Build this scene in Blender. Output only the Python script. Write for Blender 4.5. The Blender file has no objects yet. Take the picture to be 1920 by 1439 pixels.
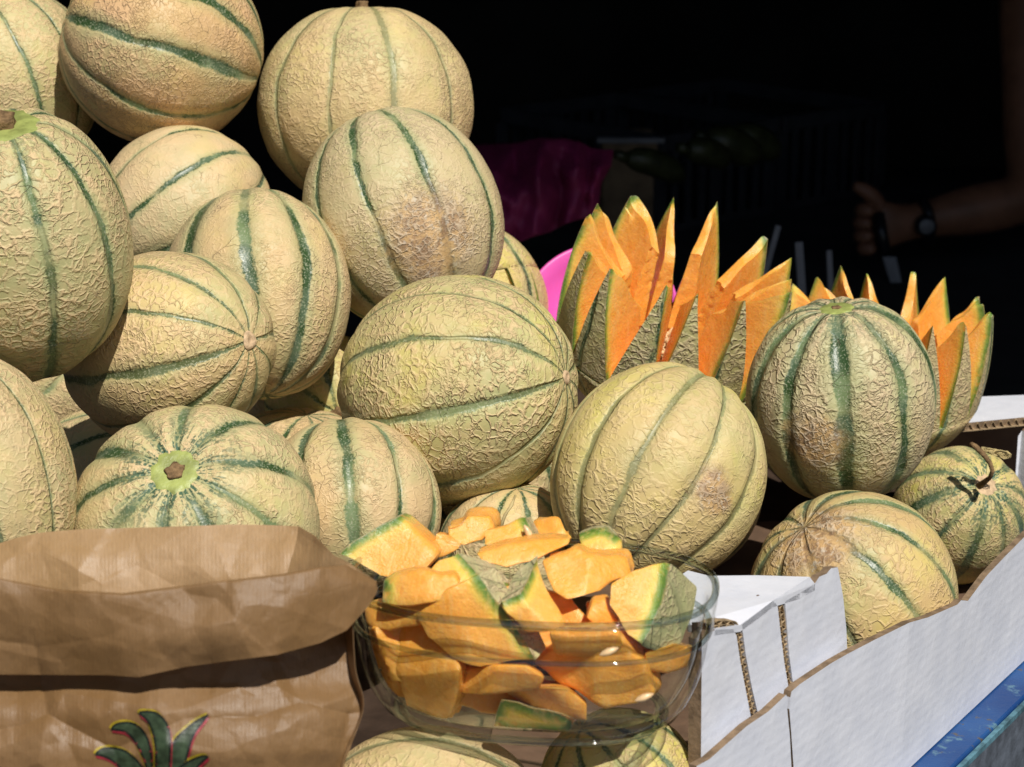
import bpy, bmesh, math, random
import numpy as np
from mathutils import Vector, Matrix, Quaternion
SC = bpy.context.scene
COL = SC.collection
R_ = math.radians
# ------------------------------------------------------------------ camera
F = 4038.0                       # focal length in pixels of the 1920 px wide photograph
PITCH = R_(16.0)
TZ = 0.95                        # height of the stall table
CAM = Vector((0.0, 0.0, TZ + 0.518))
RIGHT = Vector((1, 0, 0))
FWD = Vector((0, math.cos(PITCH), -math.sin(PITCH)))
UP = Vector((0, math.sin(PITCH), math.cos(PITCH)))
cam = bpy.data.objects.new('camera', bpy.data.cameras.new('camera'))
COL.objects.link(cam)
cam.location = CAM
cam.rotation_euler = (math.pi / 2 - PITCH, 0, 0)
cam.data.sensor_width = 36.0
cam.data.lens = F / 1920 * 36.0
cam.data.clip_start = 0.05
cam.data.clip_end = 300
cam.data.dof.use_dof = True
cam.data.dof.focus_distance = 1.17
cam.data.dof.aperture_fstop = 18
SC.camera = cam
# ------------------------------------------------------------------ light
SUN_EL, SUN_AZ = R_(53), R_(22)          # azimuth: towards the camera's right, from behind it
world = bpy.data.worlds.new('World')
SC.world = world
world.use_nodes = True
wn = world.node_tree
bg = wn.nodes['Background']
sky = wn.nodes.new('ShaderNodeTexSky')
sky.sky_type = 'NISHITA'
sky.sun_disc = False
sky.sun_elevation = SUN_EL
sky.sun_rotation = math.pi - SUN_AZ
wn.links.new(sky.outputs[0], bg.inputs[0])
bg.inputs[1].default_value = 0.05
sd = bpy.data.lights.new('sun', 'SUN')
sd.energy = 4.6
sd.angle = R_(0.53)
sd.color = (1.0, 0.955, 0.89)
sun = bpy.data.objects.new('sun', sd)
COL.objects.link(sun)
SUNV = Vector((math.sin(SUN_AZ) * math.cos(SUN_EL), -math.cos(SUN_AZ) * math.cos(SUN_EL), math.sin(SUN_EL)))
sun.rotation_euler = SUNV.to_track_quat('Z', 'Y').to_euler()
sun.location = (1, -1, 4)
SC.view_settings.view_transform = 'Standard'
SC.view_settings.look = 'None'
SC.view_settings.exposure = 0.0
SC.view_settings.gamma = 1.0
SC.view_settings.use_curve_mapping = False
SC.render.engine = 'CYCLES'
SC.cycles.use_denoising = True
SC.cycles.max_bounces = 10
SC.cycles.transparent_max_bounces = 24
SC.cycles.transmission_bounces = 10
SC.cycles.sample_clamp_indirect = 6

# ------------------------------------------------------------------ helpers
def P(px, py, d):
    """world point seen at photograph pixel (px, py), d metres along the view axis"""
    return CAM + FWD * d + RIGHT * ((px - 960) / F * d) + UP * ((719.5 - py) / F * d)

def ray(px, py):
    return FWD + RIGHT * ((px - 960) / F) + UP * ((719.5 - py) / F)

def on_z(px, py, z):
    r = ray(px, py)
    return CAM + r * ((z - CAM.z) / r.z)

def on_plane(px, py, p0, n):
    r = ray(px, py)
    return CAM + r * ((p0 - CAM).dot(n) / r.dot(n))

def tag(o, label=None, cat=None, group=None, kind=None):
    if label: o['label'] = label
    if cat: o['category'] = cat
    if group: o['group'] = group
    if kind: o['kind'] = kind
    return o

def mk(name, verts, faces, mat=None, parent=None, smooth=True, mats=None, fm=None, attrs=None, uv=None):
    me = bpy.data.meshes.new(name)
    me.from_pydata([tuple(v) for v in verts], [], [tuple(f) for f in faces])
    for m in (mats or ([mat] if mat else [])):
        me.materials.append(m)
    if fm is not None:
        me.polygons.foreach_set('material_index', np.array(fm, dtype=np.int32))
    if smooth:
        me.polygons.foreach_set('use_smooth', np.ones(len(me.polygons), dtype=bool))
    for k, v in (attrs or {}).items():
        a = me.attributes.new(k, 'FLOAT', 'POINT')
        a.data.foreach_set('value', np.array(v, dtype=np.float32))
    if uv is not None:
        l = me.uv_layers.new(name='UVMap')
        idx = np.zeros(len(me.loops), dtype=np.int32)
        me.loops.foreach_get('vertex_index', idx)
        l.data.foreach_set('uv', np.array(uv, dtype=np.float32)[idx].ravel())
    me.update()
    o = bpy.data.objects.new(name, me)
    COL.objects.link(o)
    if parent: o.parent = parent
    return o

def empty(name, loc, rot=None):
    o = bpy.data.objects.new(name, None)
    o.empty_display_size = 0.02
    COL.objects.link(o)
    if rot is not None:
        o.matrix_world = Matrix.Translation(loc) @ rot.to_4x4()
    else:
        o.location = loc
    return o

def solidify(o, t, off=0.0):
    m = o.modifiers.new('thickness', 'SOLIDIFY'); m.thickness = t; m.offset = off
    return m

class MB:
    """collects simple shapes into one mesh"""
    def __init__(s): s.v = []; s.f = []
    def add(s, v, f):
        b = len(s.v); s.v += [Vector(x) for x in v]; s.f += [tuple(i + b for i in q) for q in f]
    def box(s, c, size, rot=None):
        c = Vector(c); h = Vector(size) / 2
        v = [Vector((x * h.x, y * h.y, z * h.z)) for x in (-1, 1) for y in (-1, 1) for z in (-1, 1)]
        if rot is not None: v = [rot @ q for q in v]
        s.add([q + c for q in v], [(0, 1, 3, 2), (4, 6, 7, 5), (0, 4, 5, 1), (2, 3, 7, 6), (0, 2, 6, 4), (1, 5, 7, 3)])
    def tube(s, pts, rad, n=8, cap=True):
        pts = [Vector(p) for p in pts]
        if not isinstance(rad, (list, tuple)): rad = [rad] * len(pts)
        v = []; f = []; ref = None
        for i, p in enumerate(pts):
            t = (pts[min(i + 1, len(pts) - 1)] - pts[max(i - 1, 0)]).normalized()
            if ref is None:
                ref = t.orthogonal().normalized()
            ref = (ref - t * ref.dot(t)).normalized()
            b = t.cross(ref)
            for k in range(n):
                a = 2 * math.pi * k / n
                v.append(p + (ref * math.cos(a) + b * math.sin(a)) * rad[i])
        for i in range(len(pts) - 1):
            for k in range(n):
                f.append((i * n + k, i * n + (k + 1) % n, (i + 1) * n + (k + 1) % n, (i + 1) * n + k))
        if cap:
            f.append(tuple(reversed(range(n)))); f.append(tuple((len(pts) - 1) * n + k for k in range(n)))
        s.add(v, f)
    def prism(s, poly, vec):
        poly = [Vector(p) for p in poly]; n = len(poly); vec = Vector(vec)
        s.add(poly + [p + vec for p in poly], [tuple(range(n)), tuple(reversed(range(n, 2 * n)))] +
              [(i, i + n, (i + 1) % n + n, (i + 1) % n) for i in range(n)])
    def build(s, name, mat, parent=None, smooth=False):
        o = mk(name, s.v, s.f, mat, parent, smooth)
        bm = bmesh.new(); bm.from_mesh(o.data)
        bmesh.ops.recalc_face_normals(bm, faces=bm.faces); bm.to_mesh(o.data); bm.free()
        return o

def bevel(o, w, seg=2):
    m = o.modifiers.new('bevel', 'BEVEL'); m.width = w; m.segments = seg; m.limit_method = 'ANGLE'
    return o

def noise_field(seed, octaves, f0, n=7):
    """smooth pseudo noise: sums of random plane waves; works on (k,3) arrays"""
    rg = np.random.RandomState(seed)
    ws = []
    for o in range(octaves):
        f = f0 * 1.9 ** o
        for _ in range(n):
            d = rg.normal(size=3); d /= np.linalg.norm(d)
            ws.append((d * f * rg.uniform(.7, 1.3), rg.uniform(0, 6.28), .55 ** o / n ** .5))
    def fn(p):
        p = np.atleast_2d(p)
        r = np.zeros(len(p))
        for d, ph, a in ws: r += a * np.sin(p @ d + ph)
        return r
    return fn

# ------------------------------------------------------------------ node helper
class NT:
    def __init__(s, tree): s.t = tree; s.L = tree.links.new
    def n(s, typ, **kw):
        nd = s.t.nodes.new(typ)
        for k, v in kw.items(): setattr(nd, k, v)
        return nd
    def put(s, sock, v):
        if isinstance(v, bpy.types.NodeSocket): s.L(v, sock)
        elif v is not None:
            if hasattr(sock.default_value, '__len__') and not hasattr(v, '__len__'): v = (v,) * len(sock.default_value)
            if hasattr(sock.default_value, '__len__') and len(sock.default_value) == 4 and len(v) == 3: v = (*v, 1)
            sock.default_value = v
    def m(s, op, a, b=None, c=None, clamp=False):
        nd = s.n('ShaderNodeMath', operation=op, use_clamp=clamp)
        for i, v in enumerate((a, b, c)):
            if v is not None: s.put(nd.inputs[i], v)
        return nd.outputs[0]
    def vm(s, op, a, b=None, scale=None):
        nd = s.n('ShaderNodeVectorMath', operation=op)
        s.put(nd.inputs[0], a)
        if b is not None: s.put(nd.inputs[1], b)
        if scale is not None: s.put(nd.inputs['Scale'], scale)
        return nd.outputs['Value'] if op in ('LENGTH', 'DISTANCE', 'DOT_PRODUCT') else nd.outputs['Vector']
    def mr(s, x, a, b, c=0., d=1., smooth=True):
        nd = s.n('ShaderNodeMapRange', interpolation_type='SMOOTHSTEP' if smooth else 'LINEAR')
        for i, v in enumerate((x, a, b, c, d)): s.put(nd.inputs[i], v)
        return nd.outputs[0]
    def mix(s, f, a, b, mode='MIX'):
        nd = s.n('ShaderNodeMix', data_type='RGBA', blend_type=mode)
        s.put(nd.inputs[0], f); s.put(nd.inputs[6], a); s.put(nd.inputs[7], b)
        return nd.outputs[2]
    def mixf(s, f, a, b):
        nd = s.n('ShaderNodeMix', data_type='FLOAT')
        s.put(nd.inputs[0], f); s.put(nd.inputs[2], a); s.put(nd.inputs[3], b)
        return nd.outputs[0]
    def noise(s, v, scale, detail=3., rough=.55, col=False, dist=0.):
        nd = s.n('ShaderNodeTexNoise')
        s.put(nd.inputs['Vector'], v); s.put(nd.inputs['Scale'], scale)
        s.put(nd.inputs['Detail'], detail); s.put(nd.inputs['Roughness'], rough); s.put(nd.inputs['Distortion'], dist)
        return nd.outputs['Color'] if col else nd.outputs['Fac']
    def vor(s, v, scale, feature='DISTANCE_TO_EDGE', rnd=1.):
        nd = s.n('ShaderNodeTexVoronoi', feature=feature)
        s.put(nd.inputs['Vector'], v); s.put(nd.inputs['Scale'], scale); s.put(nd.inputs['Randomness'], rnd)
        return nd.outputs['Distance']
    def xyz(s, v):
        nd = s.n('ShaderNodeSeparateXYZ'); s.put(nd.inputs[0], v); return nd.outputs
    def comb(s, x, y, z):
        nd = s.n('ShaderNodeCombineXYZ'); s.put(nd.inputs[0], x); s.put(nd.inputs[1], y); s.put(nd.inputs[2], z); return nd.outputs[0]
    def bump(s, h, dist, strength=1.0, normal=None):
        nd = s.n('ShaderNodeBump'); s.put(nd.inputs['Height'], h); s.put(nd.inputs['Distance'], dist); s.put(nd.inputs['Strength'], strength)
        if normal is not None: s.put(nd.inputs['Normal'], normal)
        return nd.outputs[0]
    def ramp(s, f, stops):
        nd = s.n('ShaderNodeValToRGB'); s.put(nd.inputs[0], f)
        e = nd.color_ramp.elements
        while len(e) < len(stops): e.new(0.5)
        for i, (p, c) in enumerate(stops): e[i].position = p; e[i].color = (*c, 1)
        return nd.outputs[0]

def new_mat(name):
    m = bpy.data.materials.new(name); m.use_nodes = True
    t = NT(m.node_tree)
    b = m.node_tree.nodes['Principled BSDF']
    return m, t, b

def simple(name, col, rough=.6, var=.15, scale=40., bump=0., bscale=200., spec=.4, metal=0.):
    m, t, b = new_mat(name)
    co = t.n('ShaderNodeTexCoord').outputs['Object']
    nz = t.noise(co, scale, 4.)
    f = t.mr(nz, .3, .7, 1 - var, 1 + var)
    t.put(b.inputs['Base Color'], t.mix(1., col, t.comb(f, f, f), 'MULTIPLY'))
    t.put(b.inputs['Roughness'], rough); b.inputs['Specular IOR Level'].default_value = spec
    b.inputs['Metallic'].default_value = metal
    if bump: t.put(b.inputs['Normal'], t.bump(t.noise(co, bscale, 4.), bump))
    return m

# ------------------------------------------------------------------ melon rind
def rind_group():
    g = bpy.data.node_groups.new('melon_rind', 'ShaderNodeTree')
    def inp(name, typ, dv):
        s_ = g.interface.new_socket(name, in_out='INPUT', socket_type=typ); s_.default_value = dv
    inp('Seed', 'NodeSocketFloat', 0.); inp('P1', 'NodeSocketFloat', 0.); inp('P2', 'NodeSocketFloat', 0.)
    inp('Stripe', 'NodeSocketFloat', .003); inp('Dark', 'NodeSocketFloat', 1.); inp('Net', 'NodeSocketFloat', 1.)
    inp('NetScale', 'NodeSocketFloat', 190.); inp('Height', 'NodeSocketFloat', .0008)
    inp('Ridge', 'NodeSocketColor', (.56, .46, .27, 1)); inp('Cell', 'NodeSocketColor', (.42, .43, .2, 1))
    inp('Tan', 'NodeSocketFloat', .3); inp('Yellow', 'NodeSocketFloat', .2); inp('Speckle', 'NodeSocketFloat', 0.)
    inp('StainPos', 'NodeSocketVector', (9, 9, 9)); inp('StainR', 'NodeSocketFloat', .01)
    inp('StemZ', 'NodeSocketFloat', .06)
    g.interface.new_socket('BSDF', in_out='OUTPUT', socket_type='NodeSocketShader')
    t = NT(g)
    I = t.n('NodeGroupInput').outputs
    pos = t.n('ShaderNodeTexCoord').outputs['Object']
    x, y, z = t.xyz(pos)[:3]
    off = t.comb(I['Seed'], t.m('MULTIPLY', I['Seed'], 1.7), t.m('MULTIPLY', I['Seed'], -.6))
    sp = t.vm('ADD', pos, off)
    th = t.m('ARCTAN2', y, x)
    rho = t.m('SQRT', t.m('ADD', t.m('MULTIPLY', x, x), t.m('MULTIPLY', y, y)))
    wob = t.m('MULTIPLY', t.m('SUBTRACT', t.noise(sp, 22., 2.), .5), .16)
    th2 = t.m('ADD', t.m('ADD', th, wob), t.m('ADD', t.m('MULTIPLY', t.m('SINE', t.m('ADD', th, I['P1'])), .08),
                                       t.m('MULTIPLY', t.m('SINE', t.m('ADD', t.m('MULTIPLY', th, 2.), I['P2'])), .05)))
    u = t.m('MULTIPLY', th2, 10 / (2 * math.pi))
    fr = t.m('FRACT', u)
    dd = t.m('SUBTRACT', .5, t.m('ABSOLUTE', t.m('SUBTRACT', fr, .5)))
    dist = t.m('MULTIPLY', t.m('MULTIPLY', dd, 2 * math.pi / 10), rho)
    idx = t.m('FLOORED_MODULO', t.m('ROUND', u), 10.)
    wnz = t.n('ShaderNodeTexWhiteNoise', noise_dimensions='1D')
    t.put(wnz.inputs['W'], t.m('ADD', idx, t.m('MULTIPLY', I['Seed'], 3.1)))
    rnd = wnz.outputs['Value']
    fine = t.noise(sp, 700., 3., .7)
    mid = t.noise(sp, 160., 3., .6)
    along = t.noise(t.vm('ADD', t.comb(0., 0., z), t.comb(t.m('MULTIPLY', idx, 3.7), I['Seed'], 0.)), 28., 2.)
    w = t.m('MULTIPLY', I['Stripe'], t.m('MULTIPLY', t.mr(rnd, 0., 1., .40, 1.0, False), t.mr(along, .3, .7, .50, 1.25, False)))
    w = t.m('MULTIPLY', w, t.mr(rho, 0., .045, .20, .9))
    dz = t.m('ADD', dist, t.m('ADD', t.m('MULTIPLY', t.m('SUBTRACT', fine, .5), .0042), t.m('MULTIPLY', t.m('SUBTRACT', mid, .5), .0036)))
    smask = t.mr(t.m('DIVIDE', dz, w), .62, 1.12, 1., 0.)
    fade = t.mr(along, .33, .47, .22, 1.)
    near = t.m('SUBTRACT', 1., t.m('MULTIPLY', t.m('MULTIPLY', t.mr(rho, .010, .036, 1., 0.), t.m('GREATER_THAN', z, 0.)), t.m('MULTIPLY', I['Speckle'], .85)))
    smask = t.m('MULTIPLY', t.m('MULTIPLY', smask, near), t.m('MULTIPLY', fade, I['Dark']), clamp=True)
    halo = t.mr(t.m('DIVIDE', dz, w), 1., 3.4, .75, 0.)
    core = t.mr(t.m('DIVIDE', dist, w), .4, 1.5, 1., 0.)
    # green flecks radiating round the stem end
    pole = t.mr(t.m('DIVIDE', rho, .040), .30, 1.15, 1., 0.)
    top = t.m('MULTIPLY', pole, t.m('GREATER_THAN', z, 0.))
    radial = t.noise(t.vm('ADD', t.comb(t.m('MULTIPLY', t.m('COSINE', th2), .05), t.m('MULTIPLY', t.m('SINE', th2), .05), t.m('MULTIPLY', rho, .28)), off), 230., 4., .65)
    fleck = t.m('MULTIPLY', t.m('MULTIPLY', t.mr(t.m('ADD', radial, t.m('MULTIPLY', halo, .13)), .52, .58), top), I['Speckle'], clamp=True)
    fleck = t.m('MULTIPLY', fleck, t.mr(t.noise(sp, 520., 2.), .42, .5))
    # netting
    wv = t.vm('SCALE', t.vm('SUBTRACT', t.noise(sp, 75., 2., .5, col=True), (.5, .5, .5)), scale=.0085)
    wv2 = t.vm('SCALE', t.vm('SUBTRACT', t.noise(sp, 330., 3., .6, col=True), (.5, .5, .5)), scale=.0019)
    np_ = t.vm('MULTIPLY', t.vm('ADD', t.vm('ADD', sp, wv), wv2), (1., 1., 1.38))
    v1 = t.vor(np_, I['NetScale'], rnd=.95)
    v2 = t.vor(t.vm('ADD', np_, (3., 1., 2.)), t.m('MULTIPLY', I['NetScale'], 1.9))
    patch = t.noise(sp, 30., 3.)
    patch2 = t.noise(t.vm('ADD', sp, (5., 0., 0.)), 55., 3.)
    wd = t.mr(patch, .3, .7, .09, .24, False)
    r1 = t.m('MULTIPLY', t.m('POWER', t.mr(v1, 0., wd, 1., 0., False), .7), t.mr(t.noise(sp, 190., 2.), .36, .52, .0, 1.))
    r2 = t.m('MULTIPLY', t.m('MULTIPLY', t.mr(v2, .0, .17, 1., 0.), t.mr(patch2, .42, .58, 0., .8)), t.mr(t.noise(t.vm('ADD', sp, (4., 4., 4.)), 230., 2.), .38, .54, .0, 1.))
    ridge = t.m('MULTIPLY', t.m('MAXIMUM', r1, r2), t.m('MULTIPLY', I['Net'], t.m('SUBTRACT', 1., t.m('MULTIPLY', core, .88))), clamp=True)
    bald = t.mr(t.noise(t.vm('ADD', sp, (0., 3., 6.)), 19., 3., .6), .38, .54, .38, 1.)
    ridge = t.m('MULTIPLY', ridge, bald)
    # colour
    yel = t.m('MULTIPLY', t.mr(t.noise(t.vm('ADD', sp, (0., 7., 0.)), 26., 2.), .46, .68), I['Yellow'])
    cell = t.mix(yel, I['Cell'], (.62, .56, .12))
    cell = t.mix(t.mr(t.noise(t.vm('ADD', sp, (8., 0., 3.)), 16., 2.), .42, .62, 0., .55), cell, (.42, .42, .20))
    cell = t.mix(t.mr(t.noise(sp, 120., 3.), .35, .7, 0., .35), cell, I['Ridge'])
    rc = t.mix(t.mr(mid, .3, .7, 0., .4), I['Ridge'], t.mix(.5, I['Ridge'], (.50, .38, .24)))
    col = t.mix(t.m('MULTIPLY', ridge, .75), cell, rc)
    tan = t.m('MULTIPLY', t.mr(t.noise(t.vm('ADD', sp, (0., 0., 9.)), 20., 4., .6), .42, .66), I['Tan'])
    col = t.mix(tan, col, (.56, .37, .17))
    col = t.mix(t.m('MULTIPLY', halo, t.m('MULTIPLY', I['Dark'], .5)), col, (.30, .37, .17))
    gd = t.mix(t.mr(t.noise(sp, 45., 3.), .42, .66), (.035, .075, .022), (.10, .15, .085))
    gd = t.mix(t.mr(t.noise(sp, 31., 2.), .50, .64, 0., .6), gd, (.24, .31, .14))
    gd = t.mix(t.mr(t.noise(sp, 900., 2., .6), .52, .66, 0., .65), gd, (.40, .42, .28))
    col = t.mix(smask, col, gd)
    col = t.mix(fleck, col, (.06, .12, .07))
    # small brown cracks and scuffs
    ck = t.m('MULTIPLY', t.mr(t.vor(t.vm('ADD', np_, (1., 4., 8.)), 75.), 0., .016, 1., 0.), t.mr(t.noise(sp, 70., 2.), .55, .64))
    col = t.mix(t.m('MULTIPLY', ck, .45), col, (.18, .12, .08))
    sct = t.mr(t.noise(t.vm('ADD', sp, (2., 2., 2.)), 150., 4., .7), .66, .76, 0., .5)
    col = t.mix(sct, col, (.27, .19, .12))
    # one bruised patch
    sdist = t.m('ADD', t.vm('DISTANCE', pos, I['StainPos']), t.m('MULTIPLY', t.m('SUBTRACT', t.noise(sp, 60., 4., .65), .5), .030))
    stain = t.mr(t.m('DIVIDE', sdist, I['StainR']), .35, 1.05, 1., 0.)
    scol = t.mix(t.mr(t.noise(sp, 95., 5., .75), .42, .58), (.58, .36, .16), (.26, .14, .08))
    scol = t.mix(t.mr(t.noise(t.vm('ADD', sp, (6., 6., 0.)), 210., 4., .7), .56, .66, 0., .7), scol, (.62, .56, .48))
    scol = t.mix(t.m('MULTIPLY', ridge, .75), scol, (.66, .54, .38))
    col = t.mix(t.m('MULTIPLY', stain, .85), col, scol)
    h = t.m('ADD', t.m('MULTIPLY', ridge, 1.), t.m('ADD', t.m('MULTIPLY', fine, .10), t.m('MULTIPLY', mid, .16)))
    h = t.m('SUBTRACT', h, t.m('MULTIPLY', ck, .5))
    h = t.m('ADD', h, t.m('MULTIPLY', t.noise(sp, 38., 2.), 1.6))
    h = t.m('SUBTRACT', h, t.m('MULTIPLY', core, .9))
    h = t.m('ADD', h, t.m('MULTIPLY', stain, t.m('MULTIPLY', t.noise(sp, 260., 4., .7), 1.2)))
    b = t.n('ShaderNodeBsdfPrincipled')
    t.put(b.inputs['Base Color'], col)
    t.put(b.inputs['Roughness'], t.mixf(smask, t.mixf(ridge, .5, .72), .36))
    b.inputs['Specular IOR Level'].default_value = .42
    t.put(b.inputs['Normal'], t.bump(h, t.m('MULTIPLY', I['Height'], .76)))
    o = t.n('NodeGroupOutput'); t.L(b.outputs[0], o.inputs[0])
    return g
RIND = rind_group()

def rind_mat(p):
    m = bpy.data.materials.new('rind'); m.use_nodes = True
    nt = m.node_tree
    nt.nodes.remove(nt.nodes['Principled BSDF'])
    g = nt.nodes.new('ShaderNodeGroup'); g.node_tree = RIND
    nt.links.new(g.outputs[0], nt.nodes['Material Output'].inputs[0])
    for k, v in p.items():
        s = g.inputs[k]
        if k in ('Ridge', 'Cell'): v = (min(.8, v[0] * 1.10), v[1] * .985, v[2] * .96, 1)
        s.default_value = v
    return m

def flesh_mat():
    m, t, b = new_mat('flesh')
    at = t.n('ShaderNodeAttribute', attribute_name='rd').outputs['Fac']
    co = t.n('ShaderNodeTexCoord').outputs['Object']
    nz = t.noise(co, 140., 4.)
    big = t.noise(co, 40., 2.)
    d = t.m('MULTIPLY', t.m('ADD', at, t.m('MULTIPLY', t.m('SUBTRACT', nz, .5), .0018)), 60.)
    c = t.ramp(d, [(0., (.30, .27, .12)), (.04, (.10, .19, .03)), (.13, (.25, .32, .05)), (.27, (.80, .53, .09)), (.46, (.92, .45, .085)), (1., (.94, .405, .065))])
    c = t.mix(t.mr(big, .38, .62, 0., .55), c, t.mix(1., c, (1.02, 1.18, 1.7), 'MULTIPLY'))
    c = t.mix(t.mr(t.noise(co, 75., 4., .65), .54, .68, 0., .6), c, (.88, .37, .055))
    c = t.mix(t.mr(t.noise(t.vm('MULTIPLY', co, (1., 1., .25)), 300., 3., .6), .5, .7, 0., .3), c, (.95, .62, .24))
    t.put(b.inputs['Base Color'], c)
    b.inputs['Subsurface Weight'].default_value = .45
    b.inputs['Subsurface Radius'].default_value = (.8, .4, .1)
    b.inputs['Subsurface Scale'].default_value = .006
    t.put(b.inputs['Roughness'], t.mr(nz, .35, .7, .20, .42))
    b.inputs['Specular IOR Level'].default_value = .5
    h = t.m('ADD', t.m('MULTIPLY', t.noise(co, 620., 4., .7), .55), t.m('MULTIPLY', t.noise(co, 110., 3.), 1.))
    t.put(b.inputs['Normal'], t.bump(h, .0009))
    return m
FLESH = flesh_mat()
CORK = simple('dry_stem', (.20, .125, .06), .85, .4, 300., .0012, 500., .2)
SCAR = simple('pale_scar', (.31, .35, .10), .45, .3, 90., .0006, 300., .5)
BLOSSOM = simple('blossom_scar', (.56, .40, .24), .75, .25, 300., .0004, 500., .2)
STRAW = simple('straw', (.42, .33, .15), .7, .3, 200.)
SEED = simple('seed', (.74, .50, .26), .3, .2, 200., 0, 200., .6)

TANC = (.68, .53, .30); GRN = (.55, .475, .235); GRY = (.50, .47, .27)
def style(seed, **k):
    d = dict(Seed=seed * 1.37, P1=seed * 2.1, P2=seed * 1.3, Stripe=.0034, Dark=1., Net=1., NetScale=205., Height=.0008,
             Ridge=TANC, Cell=GRN, Tan=.42, Yellow=.25, Speckle=0.)
    d.update(k); return d

def rot_from_axis(ax, roll):
    """rotation whose z is the melon's axis; ax in view terms (right, up, towards camera)"""
    a = (RIGHT * ax[0] + UP * ax[1] - FWD * ax[2]).normalized()
    ref = RIGHT if abs(a.dot(RIGHT)) < .9 else UP
    x = (ref - a * ref.dot(a)).normalized(); y = a.cross(x)
    m = Matrix((x, y, a)).transposed()
    return m @ Matrix.Rotation(roll, 3, 'Z')

def suture(th, st):
    w = th + .08 * np.sin(th + st['P1']) + .05 * np.sin(2 * th + st['P2'])
    u = w * 10 / (2 * math.pi)
    return (.5 - np.abs((u - np.floor(u)) - .5)) * 2 * math.pi / 10

def melon_pts(th, ph, Re, Rp, st, groove=.020, dimple=.05, lump=.012, seed=0):
    """surface of a whole melon: th longitude, ph latitude (arrays)"""
    c, s = np.cos(ph), np.sin(ph)
    d = suture(th, st) * np.abs(c)
    gr = np.exp(-(d / .085) ** 2) * np.clip(np.abs(c) * 2.2, 0, 1)
    k = 1 - groove * gr
    k = k - dimple * np.exp(-((math.pi / 2 - ph) / .22) ** 2)
    k = k - dimple * .35 * np.exp(-((math.pi / 2 + ph) / .12) ** 2)
    unit = np.stack([c * np.cos(th), c * np.sin(th), s], -1)
    nf = noise_field(seed + 11, 2, 2.3)
    k = k + lump * nf(unit.reshape(-1, 3)).reshape(th.shape)
    k = k + .0025 * noise_field(seed + 12, 2, 14)(unit.reshape(-1, 3)).reshape(th.shape)
    e = 2.0 - .12
    rr = np.sign(c) * np.abs(c) ** (e / 2); zz = np.sign(s) * np.abs(s) ** (e / 2 + .06)
    return np.stack([rr * np.cos(th) * Re * k, rr * np.sin(th) * Re * k, zz * Rp * k], -1)

def ellip_mesh(nu, nv, fn):
    th = np.linspace(-math.pi, math.pi, nu, endpoint=False)
    ph = np.linspace(-math.pi / 2, math.pi / 2, nv + 1)[1:-1]
    T, PH = np.meshgrid(th, ph)
    pts = fn(T, PH).reshape(-1, 3)
    s = fn(np.array([0.]), np.array([-math.pi / 2])); n = fn(np.array([0.]), np.array([math.pi / 2]))
    V = np.vstack([pts, s, n]); rows = len(ph); f = []
    for j in range(rows - 1):
        for i in range(nu):
            k = (i + 1) % nu
            f.append((j * nu + i, j * nu + k, (j + 1) * nu + k, (j + 1) * nu + i))
    S_, N_ = len(V) - 2, len(V) - 1
    for i in range(nu):
        k = (i + 1) % nu
        f.append((S_, k, i)); f.append((N_, (rows - 1) * nu + i, (rows - 1) * nu + k))
    return V, f

def stub(rad, hgt, seed, n=20):
    rg = random.Random(seed); v = []; f = []
    prof = [(1.25, -.3), (1.05, .15), (.95, .6), (1.02, .9), (.8, 1.0), (.35, .88)]
    for j, (r, z) in enumerate(prof):
        for i in range(n):
            a = 2 * math.pi * i / n
            k = r * (1 + .16 * math.sin(5 * a + seed) + rg.uniform(-.10, .10))
            v.append((rad * k * math.cos(a), rad * k * math.sin(a), hgt * (z + rg.uniform(-.06, .06))))
    v.append((0, 0, hgt * .8))
    for j in range(len(prof) - 1):
        for i in range(n):
            k = (i + 1) % n
            f.append((j * n + i, j * n + k, (j + 1) * n + k, (j + 1) * n + i))
    for i in range(n): f.append(((len(prof) - 1) * n + i, (len(prof) - 1) * n + (i + 1) % n, len(v) - 1))
    return v, f

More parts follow.
